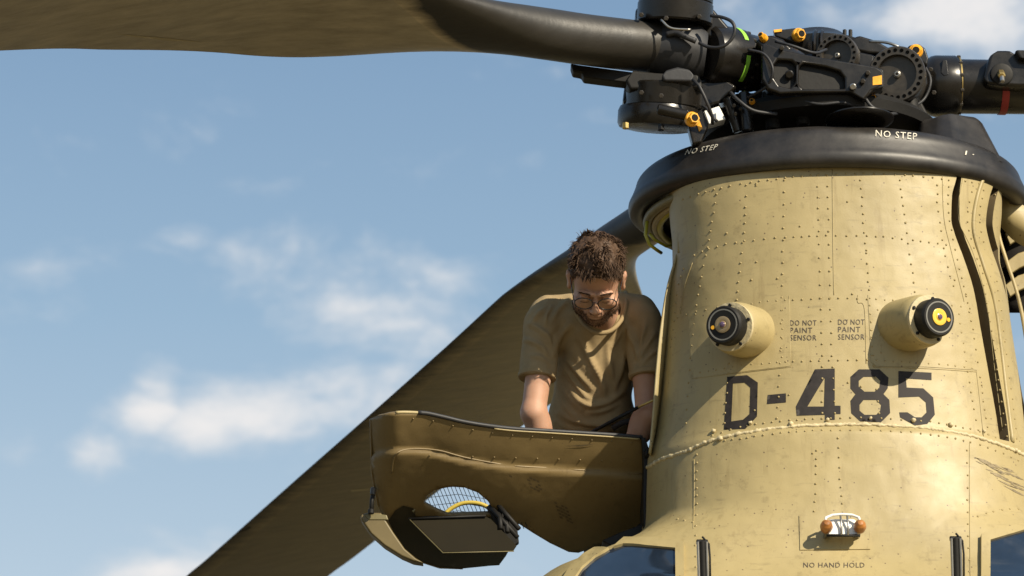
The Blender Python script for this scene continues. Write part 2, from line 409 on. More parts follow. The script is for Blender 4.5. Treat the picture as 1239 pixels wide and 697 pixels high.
# normals for decals
VN = np.zeros_like(V); du = np.gradient(V, axis=1); dv = np.gradient(V, axis=0); VN = np.cross(dv, du)
bvh = BVHTree.FromPolygons([Vector(p) for p in flat], faces)
def hit(px, py, lift=0.0):
    d = ray(px, py); d = d / np.linalg.norm(d)
    h = bvh.ray_cast(Vector(CAM), Vector(d))
    if h[0] is None: return None, None
    n = np.array(h[1]);
    if n @ d > 0: n = -n
    return np.array(h[0]) + n * lift, n
def smooth_n(px, py, k=5):
    s = np.zeros(3)
    for dx, dy in ((0, 0), (k, 0), (-k, 0), (0, k), (0, -k)):
        p, n = hit(px + dx, py + dy)
        if p is not None: s += n
    return s / (np.linalg.norm(s) + 1e-9)
def decal(name, outer, mats, parent, holes=(), step=6, lift=.0012, thick=0.0, **props):
    vs, fs = tri(outer, holes, step); pts = []; bad = set()
    for x, y in vs:
        p, n = hit(x, y)
        if p is None: bad.add(len(pts)); p, n = P(x, y, -.2), np.array((0, -1., 0))
        pts.append(p + n * (lift + thick))
    fs = [f for f in fs if not any(i in bad for i in f)]
    o = mesh(name, pts, fs, mats, parent, **props)
    if thick: solid(o, thick * 1.6, -1); esplit(o)
    return o
def fix_dir(o):
    me = o.data
    if len(me.polygons):
        n = sum((Vector(p.normal) for p in me.polygons), Vector())
        if n.dot(Vector(-FW)) < 0: me.flip_normals()
    return o
_decal = decal
def decal(*a, **k): return fix_dir(_decal(*a, **k))

# aft part of the cabin under the pylon, out of sight of the lens but there
bmz = [z for z in np.linspace(.75, 3.70, 26)]
for sgn in (-1, 1):
    vv = []
    for z in bmz:
        for k, yb in enumerate((0, .6, 1.5, 3.5, 6.5, 9.5)):
            p = S(np.array([float(sgn)]), np.array([z]))[0]; xo = p[0] - XC
            wi = max(abs(xo), 0.0)
            vv.append((XC + sgn * (wi), p[1] + yb, z))
    f2 = [(r * 6 + c, r * 6 + c + 1, (r + 1) * 6 + c + 1, (r + 1) * 6 + c) for r in range(25) for c in range(5)]
    mesh('cabin_side', vv, f2, TAN, HELI)
zr = 3.70; wr = float(Wf(zr))
mesh('cabin_roof', [(XC - wr, 0, zr), (XC + wr, 0, zr), (XC + wr, 9.5, zr), (XC - wr, 9.5, zr)], [(0, 1, 2, 3)], TAN, HELI, smooth=False)
wb = float(Wf(.75))
mesh('cabin_floor', [(XC - wb, -1.3, .75), (XC + wb, -1.3, .75), (XC + wb, 9.5, .75), (XC - wb, 9.5, .75)], [(0, 1, 2, 3)], TAN, HELI, smooth=False)

# dark bulkhead and gearbox inside the pylon, seen where the side fairings hang open
lathe('forward_gearbox', (XC, .38, 3.6), (0, 0, 1), [(0, .36), (.1, .38), (.5, .37), (.55, .42), (.62, .42), (.66, .36), (.9, .34), (1.1, .30), (1.25, .22)], DARKI, HELI, n=40)
bk = [P(x, y, -.02) for x, y in ((828, 262), (820, 300), (826, 330), (812, 400), (806, 470), (795, 560), (790, 640))]
bkr = [np.array((2 * XC - p[0], p[1], p[2])) for p in bk]
mesh('bulkhead', bk + bkr, [(i, i + 1, len(bk) + i + 1, len(bk) + i) for i in range(len(bk) - 1)], DARKI, HELI, smooth=False)

# ------------------------------------------------------------------ flanges along the open sides of the fairing
def ribbon(name, inner, outer, Yi, Yo, mats, parent, thick=.006, sub=6, **props):
    a = [P(p[0], p[1], Yi) for p in spline(inner, sub)]; b = [P(p[0], p[1], Yo) for p in spline(outer, sub)]
    n = min(len(a), len(b)); v = a[:n] + b[:n]
    o = mesh(name, v, [(i, i + 1, n + i + 1, n + i) for i in range(n - 1)], mats, parent, **props); fix_dir(o); solid(o, thick, -1); return o
ribbon('fairing_flange', [(825, 306), (817, 350), (812, 400), (806, 450), (798, 505), (789, 552)], [(820, 308), (808, 350), (800, 400), (795, 450), (791, 505), (787, 548)], -.15, -.21, TAN, HELI)
ribbon('fairing_flange', [(820, 229), (822, 245), (824, 268), (826, 300)], [(814, 227), (817, 245), (821, 268), (822, 306)], -.20, -.23, TAN, HELI)
ribbon('fairing_flange', [(1206, 262), (1207, 285), (1217, 318), (1229, 355), (1238, 400), (1247, 470), (1254, 545)], [(1209, 260), (1211, 285), (1221, 318), (1233, 355), (1243, 400), (1254, 470), (1262, 545)], -.15, -.15, TAN, HELI)
# opened right side: curved fairing under the ring and ribs behind it
ribbon('side_fairing', [(1203, 232), (1215, 234), (1228, 242), (1260, 262)], [(1204, 268), (1216, 280), (1228, 292), (1260, 310)], -.12, -.08, TAN, HELI)
for yy in (282, 318, 345):
    slab('rib', [(1216, yy), (1232, yy - 12), (1252, yy - 18), (1252, yy - 2), (1234, yy + 6), (1222, yy + 14)], .10, .02, TAN, HELI)
ribbon('side_bulkhead', [(1200, 240), (1204, 320), (1220, 378)], [(1254, 240), (1254, 320), (1254, 378)], .14, .14, DARKI, HELI)

# ridge between the gaps
def on_skin(pts, sub=6, lift=0.0, smooth=True):
    q = spline(pts, sub) if smooth else resample(pts, 5); out = []
    for p in q:
        h, n = hit(p[0], p[1], lift)
        if h is not None: out.append(h)
    return out
tube('fairing_ridge', on_skin([(1190, 214), (1183, 235), (1178, 262), (1179, 286), (1190, 322), (1203, 365), (1211, 420), (1218, 480), (1225, 535)]), .0075, TAN, HELI)

# ------------------------------------------------------------------ sealant bead across the pylon
bead = spline([(783, 566), (800, 556), (830, 546), (860, 533), (900, 524), (950, 517), (1000, 514), (1060, 514), (1120, 518), (1170, 526), (1210, 538), (1238, 550)], 26)
bp_, br_ = [], []
for i, p in enumerate(bead):
    h, n = hit(p[0], p[1] + random.uniform(-.7, .7), -.001)
    if h is not None: bp_.append(h); br_.append(.0060 + .0020 * math.sin(i * .9) * random.random() + random.uniform(-.0014, .0018))
tube('sealant_bead', bp_, br_, SEAL, HELI, n=8)
bm = bmesh.new()
for x, y in ((864, 522), (872, 531), (908, 512), (957, 513), (1001, 508), (1053, 506), (1105, 509), (1150, 514), (1190, 522), (1228, 545)):
    h, n = hit(x, y, .003)
    if h is None: continue
    r = random.uniform(.005, .0082); bmesh.ops.create_icosphere(bm, subdivisions=2, radius=r, matrix=Matrix.Translation(h))
for v in bm.verts: v.co += Vector(np.random.normal(0, .0009, 3))
bm_obj('sealant_lump', bm, SEAL, HELI, kind='stuff')

# ------------------------------------------------------------------ doubler plates, seams, rivets
decal('sensor_plate', [(833, 377), (850, 371), (900, 364), (952, 358), (955, 363), (957, 443), (905, 449), (838, 458)], TAN, HELI, step=9, lift=0, thick=.0016)
decal('sensor_plate', [(1050, 357), (1110, 360), (1168, 366), (1182, 448), (1120, 444), (1060, 443), (1054, 438)], TAN, HELI, step=9, lift=0, thick=.0016)
decal('handhold_plate', [(967, 624), (1051, 623), (1053, 665), (968, 666)], TAN, HELI, step=9, lift=0, thick=.003)
seams = [[(951, 358), (952, 400), (950, 432), (956, 442)], [(955, 358), (957, 442)], [(1038, 357), (1038, 366), (1046, 374), (1048, 440)], [(838, 458), (905, 450), (957, 444)], [(1056, 444), (1120, 446), (1182, 450)], [(1007, 205), (1008, 300), (1009, 357)], [(1140, 208), (1142, 262), (1150, 300), (1168, 372), (1180, 440), (1190, 528)], [(838, 318), (829, 345), (823, 380)],
         [(1173, 535), (1173, 600), (1174, 697)], [(840, 556), (840, 600), (839, 640)], [(1165, 216), (1160, 245), (1162, 272), (1178, 308), (1194, 368), (1204, 450), (1213, 520)]]
for sm in seams: tube('panel_seam', on_skin(sm, 8, .0006), .0011, TAN, HELI, n=6)
rv = []
def riv(pts, gap=9.2, jit=.5):
    q = spline(pts, 10); acc_ = 0; rv.append(q[0])
    for a, b in zip(q, q[1:]):
        d = np.linalg.norm(b - a); acc_ += d
        if acc_ >= gap: rv.append(b + np.random.normal(0, jit, 2) * .6); acc_ = 0
riv([(826, 241), (840, 236), (870, 228), (900, 222), (950, 215), (1000, 211), (1040, 210), (1100, 212), (1140, 216)])
riv([(1148, 218), (1155, 218)]); riv([(1168, 219), (1185, 222)], 8)
riv([(840, 309), (860, 301), (890, 293), (950, 287), (1000, 285), (1060, 286), (1100, 290), (1150, 297)], 8.5)
riv([(820, 384), (850, 376), (900, 368), (950, 363), (1003, 361), (1060, 362), (1110, 365), (1160, 371), (1180, 374)], 9.5)
riv([(838, 452), (870, 447), (905, 441), (950, 438), (1003, 436), (1060, 436), (1110, 439), (1150, 442), (1176, 446)], 9)
riv([(862, 527), (900, 516), (950, 509), (1000, 506), (1060, 506), (1120, 510), (1170, 518), (1205, 529)], 8)
riv([(868, 534), (900, 530), (950, 523), (1000, 521), (1060, 521), (1120, 525), (1170, 534), (1205, 545), (1235, 558)], 8)
for c in ([(867, 235), (858, 290), (849, 335), (842, 375), (835, 440), (829, 520)], [(903, 224), (901, 270), (895, 330), (889, 385)], [(882, 440), (879, 480), (876, 520)], [(949, 218), (948, 290), (946, 360), (944, 440), (940, 506)], [(989, 212), (991, 280), (993, 360), (995, 430), (995, 500)],
          [(1001, 212), (1003, 280), (1005, 360), (1007, 430), (1010, 500)], [(1041, 218), (1045, 270), (1050, 330), (1053, 380), (1056, 430), (1064, 500)], [(1089, 218), (1096, 270), (1104, 330), (1108, 362)], [(1134, 224), (1136, 260), (1144, 310), (1154, 350)],
          [(1160, 380), (1166, 420), (1176, 480), (1184, 525)], [(1148, 226), (1148, 262), (1160, 320), (1172, 372), (1182, 430), (1196, 526)], [(1176, 232), (1171, 262), (1176, 292), (1190, 335)], [(1190, 345), (1200, 400), (1208, 460), (1218, 528)],
          [(1190, 230), (1185, 262), (1190, 292)], [(1206, 340), (1214, 400), (1223, 470), (1230, 530)], [(827, 325), (820, 350), (816, 385), (812, 420)], [(1204, 236), (1216, 243)],
          [(843, 550), (843, 600), (842, 645)], [(988, 545), (987, 590), (985, 622)], [(1014, 530), (1016, 570), (1020, 620)], [(1170, 545), (1171, 620), (1173, 692)], [(1053, 380), (1055, 430)], [(848, 560), (848, 610)][:0] or [(842, 648), (842, 690)],
          [(1183, 625), (1200, 619), (1220, 616), (1238, 616)], [(820, 628), (838, 632)], [(1062, 375), (1064, 400), (1066, 430)], [(947, 375), (946, 432)]): riv(c)
riv([(972, 630), (1046, 629)], 12); riv([(972, 660), (1048, 660)], 12); riv([(973, 640), (973, 652)], 10); riv([(1047, 640), (1047, 652)], 10)
for i in range(22):
    rv.append(np.array((random.uniform(850, 1170), random.uniform(220, 600))))
bm = bmesh.new()
for p in rv:
    h, n = hit(p[0], p[1])
    if h is None: continue
    _, u, v = frame(n); r = random.uniform(.0034, .0043); top = bm.verts.new(tuple(h + n * .0030)); rg = []; rg2 = []
    for k in range(7):
        a = 2 * math.pi * k / 7; dr = u * math.cos(a) + v * math.sin(a)
        rg.append(bm.verts.new(tuple(h + dr * r - n * .0005))); rg2.append(bm.verts.new(tuple(h + dr * r * .72 + n * .0026)))
    for k in range(7):
        j = (k + 1) % 7; bm.faces.new((rg[k], rg[j], rg2[j], rg2[k])); bm.faces.new((rg2[k], rg2[j], top))
bm_obj('rivets', bm, RIVM, HELI, kind='stuff')

# ------------------------------------------------------------------ stencilled lettering
def text_decal(name, s, p0, p1, p2, mat, lift=.0012, font_sp=1.0, size_to=None, **kw):
    """letters of s laid on the skin: p0 = lower left, p1 = lower right, p2 = upper left, sighted in the photograph"""
    cu = bpy.data.curves.new('tmp_text', 'FONT'); cu.body = s; cu.space_character = font_sp; cu.resolution_u = 2
    to = bpy.data.objects.new('tmp_text', cu); col.objects.link(to); dg = bpy.context.evaluated_depsgraph_get()
    me = to.evaluated_get(dg).to_mesh(); vs = np.array([v.co[:] for v in me.vertices]); fs = [tuple(p.vertices) for p in me.polygons]
    to.evaluated_get(dg).to_mesh_clear(); bpy.data.objects.remove(to)
    lo, hi = vs.min(0), vs.max(0); u = (vs[:, 0] - lo[0]) / (hi[0] - lo[0]); v = (vs[:, 1] - lo[1]) / (hi[1] - lo[1])
    p0, p1, p2 = map(np.array, (p0, p1, p2)); pts = []
    for a, b in zip(u, v):
        q = p0 + (p1 - p0) * a + (p2 - p0) * b; h = kw['surf'](q[0], q[1]) if 'surf' in kw else hit(q[0], q[1], lift)[0]
        pts.append(h if h is not None else P(q[0], q[1], -.4))
    return fix_dir(mesh(name, pts, fs, mat, HELI, smooth=False))
D_ = [(880, 456), (904, 454), (917, 463), (916, 504), (902, 519), (876, 520)]; Dh = [(887, 464), (901, 463), (908, 469), (907, 501), (899, 508), (885, 510)]
dash = [(929, 478), (951, 476), (951, 487), (928, 489)]
four = [(986, 447), (1010, 446), (1010, 491), (1017, 491), (1017, 501), (1010, 501), (1010, 508), (998, 508), (998, 502), (964, 503), (963, 492)]; fourh = [(998, 457), (997, 492), (977, 492)]
eight = [(1039, 447), (1064, 447), (1075, 457), (1074, 470), (1069, 477), (1076, 484), (1077, 500), (1066, 511), (1041, 510), (1030, 500), (1029, 485), (1035, 477), (1029, 470), (1029, 456)]
eh1 = [(1045, 456), (1060, 456), (1065, 461), (1064, 469), (1058, 474), (1046, 474), (1039, 468), (1039, 461)]; eh2 = [(1045, 484), (1060, 484), (1066, 490), (1065, 497), (1060, 502), (1046, 502), (1040, 497), (1040, 490)]
five = [(1087, 449), (1127, 451), (1127, 460), (1096, 458), (1097, 469), (1117, 470), (1129, 481), (1131, 502), (1122, 513), (1107, 515), (1089, 505), (1088, 499), (1098, 499), (1107, 505), (1115, 505), (1121, 499), (1120, 487), (1112, 480), (1087, 481)]
for g_, h_ in ((D_, [Dh]), (dash, []), (four, [fourh]), (eight, [eh1, eh2]), (five, [])): decal('marking_character', g_, DECAL, HELI, h_, step=4, lift=.0010)
for x0, x1, y in ((956, 988, 387), (1014, 1046, 386)):
    for k, (tx, wd_) in enumerate((('DO NOT', 1), ('PAINT', .84), ('SENSOR', 1))):
        text_decal('stencil_lettering', tx, (x0, y + 7 + 9 * k), (x0 + (x1 - x0) * wd_, y + 7 + 9 * k), (x0, y + .5 + 9 * k), STEN, font_sp=1.1)
text_decal('stencil_lettering', 'NO HAND HOLD', (972, 687), (1046, 687), (972, 681), STEN, font_sp=1.1)

# ------------------------------------------------------------------ pylon sensors
def sensor(bx, by, tx, ty, a):
    b, n = hit(bx, by); a = np.array(a, float); a /= np.linalg.norm(a)
    tip = b + a * .125
    o = lathe('sensor', b - a * .06, a, [(0, .083), (.04, .084), (.125, .084), (.160, .082), (.176, .079), (.184, .073), (.185, .06)], TAN, HELI, n=48)
    lathe('retaining_ring', tip - a * .006, a, [(0, .070), (0, .076), (.012, .076), (.013, .064)], SEAL, o, n=48)
    _, u, v = frame(a)
    for k in range(5):
        an = 2 * math.pi * k / 5 + .2; c = tip + (u * math.cos(an) + v * math.sin(an)) * .067
        rod('mounting_bolt', c - a * .004, c + a * .012, .0055, BLK2, o, n=8)
    lathe('lens_barrel', tip - a * .004, a, [(0, .056), (.008, .060), (.052, .060), (.060, .055), (.060, .049), (.056, .048)], BLK2, o, n=48)
    lathe('bezel', tip + a * .0555, a, [(0, .049), (.0012, .049), (.0012, .045), (.0, .0445)], simple('bezel_grey', (.17, .165, .15), .5) if 'bezel_grey' not in MAT else MAT['bezel_grey'], o, n=48)
    lathe('lens_face', tip + a * .0545, a, [(0, .046), (.0015, .046)], BLK2, o, n=48)
    lathe('lens', tip + a * .0555, a, [(0, .026), (.003, .026), (.004, .023), (.0025, .012), (.004, .011), (.006, .006), (.0065, .001)], (GOLDL if a[0] < 0 else GOLDR), o, n=36)
    lathe('lens_pupil', tip + a * .0600, a, [(0, .009), (.003, .0075), (.0045, .003)], MAT.get('pupil') or simple('pupil', (.10, .06, .12), .1, spec=.9), o, n=20)
    sd = u if (u @ RT) * (1 if a[0] > 0 else -1) > 0 else -u
    c = tip + a * .0560 + sd * .034 - v * .004
    lathe('indicator_dot', c, a, [(0, .0065), (.002, .006)], AMB, o, n=14)
    return o
sensor(905, 402, 869, 403, (-.50, -.86, -.13)); sensor(1095, 394, 1133, 395, (.46, -.88, -.12))

# ------------------------------------------------------------------ hand hold with two orange knobs
h0, n0_ = hit(1010, 650)
hu = np.array((1, 0, 0.)); hv = np.cross(n0_, hu); hv /= np.linalg.norm(hv)
if hv[2] < 0: hv = -hv
hp = lambda a, b, c: h0 + hu * a + hv * b + n0_ * c
bm = bmesh.new()
pl_ = [(-.020, -.024), (.056, -.024), (.070, -.012), (.070, .022), (.056, .036), (-.016, .036), (-.028, .02), (-.028, -.012)]
f_ = [bm.verts.new(tuple(hp(a, b, .046))) for a, b in pl_]; g_ = [bm.verts.new(tuple(hp(a, b, .036))) for a, b in pl_]; bm.faces.new(f_)
for i in range(8): bm.faces.new((f_[i], g_[i], g_[(i + 1) % 8], f_[(i + 1) % 8]))
bm.faces.new(g_[::-1])
hold = bm_obj('hand_hold', bm, WHT, HELI, smooth=False); bevel(hold, .003)
for x in (-.02, .062): rod('stand_off', hp(x, .0, -.005), hp(x, .0, .040), .007, STEEL, hold, n=10)
for x in (-.030, .070):
    lathe('orange_knob', hp(x, -.002, .038), n0_, [(0, .010), (.010, .017), (.024, .0195), (.038, .016), (.046, .008), (.047, .001)], ORG, hold, n=20)
    rod('knob_stem', hp(x, -.002, .0), hp(x, -.002, .04), .006, STEEL, hold, n=10)
tube('bail', [hp(a, b, c) for a, b, c in ((-.036, -.004, .07), (-.030, .026, .068), (-.01, .036, .066), (.02, .039, .066), (.05, .036, .066), (.068, .026, .068), (.074, -.004, .07))], .0045, WHT, hold, n=8)
tube('pivot_bar', [hp(-.03, -.026, .050), hp(.070, -.026, .050)], .0045, BLK2, hold, n=8)
for x in (.014, .034): tube('strut', [hp(x, -.026, .052), hp(x + .002, .006, .056), hp(x, .037, .066)], .0035, STEEL, hold, n=6)

# ------------------------------------------------------------------ windscreens and wipers
def on_plate(name, outer, mat, thick, lift=0, step=9, holes=(), **kw): return decal(name, outer, mat, HELI, holes, step=step, lift=lift, thick=thick, **kw)
wl = [(696, 706), (706, 691), (722, 677), (738, 668), (756, 663), (768, 663), (818, 667), (818, 760), (684, 760)]; wlo = [(682, 706), (692, 690), (708, 675), (727, 664), (748, 656), (757, 655), (792, 655), (828, 660), (829, 768), (676, 768)]
on_plate('windscreen_frame', wlo, TAN, .016, step=7, holes=[wl]); on_plate('windscreen', wl, GLASS, .008, step=14)
rfw = 0
wr_ = [(1197, 657), (1239, 645), (1290, 640), (1290, 760), (1198, 760)]; wro = [(1186, 650), (1239, 636), (1300, 628), (1300, 768), (1187, 768)]
on_plate('windscreen_frame', wro, TAN, .016, step=7, holes=[wr_]); on_plate('windscreen', wr_, GLASS, .008, step=14)
for x, y, lean in ((852, 700, 0), (1157, 696, 3)):
    a, n = hit(x, y + 24); b = a + np.array((0, 0, .105)) + n * .07 + np.array((lean * -.0006, 0, 0)); a2 = a + n * .03
    wp = rod('wiper_arm', a2, b, .011, BLK2, HELI); rod('wiper_pivot', b - np.array((.017, 0, .004)), b + np.array((.017, 0, -.004)), .008, BLK2, wp)
    for sx in (-.013, .013): rod('wiper_link', a2 + np.array((sx, -.006, 0)), b + np.array((sx, -.006, -.004)), .004, STEEL, wp, n=8)
    tube('wiper_cable', [b + np.array((.0, -.01, .01)), b + np.array((.02, 0, -.01)), b + np.array((.022, 0, -.05)), a2 + np.array((.02, 0, -.02))], .003, BLK2, wp, n=6)

# ------------------------------------------------------------------ black ring fairing under the rotor head
ZR = P(CX, 178, -.50)[2]
RX, RY, RYC = .648, .50, -.0
prof = [(.50, .135), (.62, .130), (.74, .118), (.84, .102), (.915, .082), (.952, .060), (.966, .034), (.984, .004), (1.0, -.020), (.992, -.045), (.958, -.058), (.925, -.055), (.905, -.046), (.895, -.03), (.88, -.02), (.80, -.02)]
def ring_pt(r, z, a): return np.array((XC + .008 + RX * (1.05 if math.sin(a) > 0 else 1) * r * math.sin(a), RYC - RY * r * math.cos(a), ZR + z))
def ring_mesh(name, prof_, mat, parent, n=160, z0=0, **kw):
    pr = [np.array(p) for p in prof_]; sp = spline(pr, 4) if len(pr) > 4 else pr
    v = [ring_pt(r, z + z0, 2 * math.pi * i / n) for i in range(n) for r, z in sp]; m = len(sp)
    fs = [(i * m + j, ((i + 1) % n) * m + j, ((i + 1) % n) * m + j + 1, i * m + j + 1) for i in range(n) for j in range(m - 1)]
    o = mesh(name, v, fs, mat, parent, **kw)
    return o
ringo = ring_mesh('rotor_ring_fairing', prof, RINGM, HELI)
rb = BVHTree.FromPolygons([v.co for v in ringo.data.vertices], [tuple(p.vertices) for p in ringo.data.polygons])
def rhit(px, py, lift=.0015):
    d = ray(px, py); d /= np.linalg.norm(d); h = rb.ray_cast(Vector(CAM), Vector(d))
    if h[0] is None: return None
    n = np.array(h[1]); n = -n if n @ d > 0 else n
    return np.array(h[0]) + n * lift
for nm, rr, zz, rad, mt in (('tan_lip', .90, -.072, .017, OLI), ('inner_lip', .865, -.085, .011, TAN), ('yellow_green_seal', .84, -.088, .011, YELH)):
    v = [ring_pt(rr, zz, a) for a in np.linspace(-2.2, 2.2, 120)]
    v = [p for p, a in zip(v, np.linspace(-2.2, 2.2, 120)) if abs(a) > .95]
    for s in (-1,):
        q = [p for p in v if (p[0] - XC) * s > 0]
        if len(q) > 3: tube(nm, q, rad, mt, HELI, n=10)
tube('hanging_hose', [P(x, y, Y) for x, y, Y in ((783, 268, -.05), (781, 284, -.06), (786, 296, -.06), (794, 302, -.05), (800, 306, -.02))], .006, YELH, HELI)
tube('hanging_hose', [P(x, y, Y) for x, y, Y in ((786, 283, -.05), (792, 290, -.05), (806, 298, -.02), (822, 296, .03))], .005, YELH, HELI)
text_decal('ring_lettering', 'NO STEP', (1059, 165.5), (1109, 169.5), (1059.5, 158), WHITE, surf=lambda x, y: rhit(x, y, .0028), font_sp=1.15)
text_decal('ring_lettering', 'NO STEP', (829, 188), (867, 181), (832, 181.5), WHITE, surf=lambda x, y: rhit(x, y, .0028), font_sp=1.15)
text_decal('ring_lettering', 'I .', (1167, 188), (1178, 188), (1168, 183), WHITE, surf=lambda x, y: rhit(x, y, .0028))
# raised hump of the fairing at the right
hm = [((1100, 160), (1110, 148), (1140, 135), (1150, 135), (1180, 142), (1194, 156), (1197, 172))]
bm = bmesh.new(); base = [P(x, y, Y) for x, y, Y in ((1086, 160, -.36), (1132, 174, -.42), (1156, 176, -.42), (1203, 192, -.32), (1212, 186, .0), (1096, 160, .0))]
topp = [P(x, y, Y) for x, y, Y in ((1112, 147, -.25), (1140, 136, -.26), (1152, 135, -.26), (1184, 143, -.22), (1188, 146, -.02), (1114, 146, -.02))]
base = [np.array((P(x, 160, Y)[0], Y, ZR + .04)) for x, Y in ((1106, -.30), (1134, -.36), (1160, -.37), (1212, -.26), (1216, .02), (1106, .02))]
A_ = [bm.verts.new(tuple(p)) for p in base]; B_ = [bm.verts.new(tuple(p)) for p in topp]
for i in range(6): bm.faces.new((A_[i], A_[(i + 1) % 6], B_[(i + 1) % 6], B_[i]))
bm.faces.new(B_); hump = bm_obj('fairing_hump', bm, RINGM, HELI); bevel(hump, .02, 4, 20)
# ------------------------------------------------------------------ rotor blades
def blade_mat(nm='rotor_blade_paint', k=1.0, gr_=0.0):
    m, n, l, b = new_mat(nm)
    T = lambda c: tuple(min(1, (v * (1 - gr_) + gr_ * (c[0] + c[1] + c[2]) / 3) * k) for v in c[:3]) + (1,)
    tcn = n.new('ShaderNodeTexCoord'); at = n.new('ShaderNodeAttribute'); at.attribute_name = 'paint'
    no = n.new('ShaderNodeTexNoise'); no.inputs['Scale'].default_value = 7; no.inputs['Detail'].default_value = 9; no.inputs['Roughness'].default_value = .7
    mpn = n.new('ShaderNodeMapping'); mpn.inputs['Rotation'].default_value = (0, 0, R(25)); mpn.inputs['Scale'].default_value = (1, 3.2, 1); l.new(tcn.outputs['Object'], mpn.inputs[0]); l.new(mpn.outputs[0], no.inputs['Vector'])
    r1 = n.new('ShaderNodeValToRGB'); r1.color_ramp.elements[0].color = T((.15, .122, .072, 1)); r1.color_ramp.elements[1].color = T((.25, .205, .125, 1)); r1.color_ramp.elements[0].position = .32; r1.color_ramp.elements[1].position = .7; l.new(no.outputs[0], r1.inputs[0])
    r2 = n.new('ShaderNodeValToRGB'); r2.color_ramp.elements[0].color = (.016, .015, .013, 1); r2.color_ramp.elements[1].color = (.036, .031, .025, 1); l.new(no.outputs[0], r2.inputs[0])
    a1 = n.new('ShaderNodeMath'); a1.operation = 'MULTIPLY_ADD'; a1.inputs[1].default_value = .16; l.new(no.outputs[0], a1.inputs[0]); l.new(at.outputs['Fac'], a1.inputs[2])
    st = n.new('ShaderNodeMapRange'); st.inputs['From Min'].default_value = .03; st.inputs['From Max'].default_value = .17; l.new(a1.outputs[0], st.inputs[0])
    mx = n.new('ShaderNodeMix'); mx.data_type = 'RGBA'; l.new(st.outputs[0], mx.inputs[0]); l.new(r2.outputs[0], mx.inputs[6]); 
    bd = n.new('ShaderNodeMapRange'); bd.interpolation_type = 'SMOOTHSTEP'; bd.inputs['From Min'].default_value = .10; bd.inputs['From Max'].default_value = .085; l.new(at.outputs['Fac'], bd.inputs[0])
    m3 = n.new('ShaderNodeMix'); m3.data_type = 'RGBA'; m3.blend_type = 'MULTIPLY'; m3.inputs[7].default_value = (1.22, 1.18, 1.12, 1); l.new(bd.outputs[0], m3.inputs[0]); l.new(r1.outputs[0], m3.inputs[6]); l.new(m3.outputs[2], mx.inputs[7]); l.new(mx.outputs[2], b.inputs['Base Color'])
    rr = n.new('ShaderNodeMapRange'); rr.inputs['To Min'].default_value = .36; rr.inputs['To Max'].default_value = .58; l.new(no.outputs[0], rr.inputs[0]); l.new(rr.outputs[0], b.inputs['Roughness'])
    bp = n.new('ShaderNodeBump'); bp.inputs['Strength'].default_value = .35; bp.inputs['Distance'].default_value = .006; l.new(no.outputs[0], bp.inputs['Height']); l.new(bp.outputs[0], b.inputs['Normal'])
    return m
BLADEM = blade_mat()
BLADE_LIT = blade_mat('bounce_lit_blade_paint', 1.95, .35)  # lighter copy for the near blade: ground bounce and sky light in its colour
HUB = P(1000, 98, 0); HUB[0] = XC
def on_line(px, py, th):
    """point sighted at px, py on the vertical plane through the rotor axis at azimuth th"""
    c, s = math.cos(th), math.sin(th); d = ray(px, py)
    # CAM + d t : (x-XC) s = y c
    t = ((XC - CAM[0]) * s + CAM[1] * c) / (d[0] * s - d[1] * c)
    return CAM + d * t
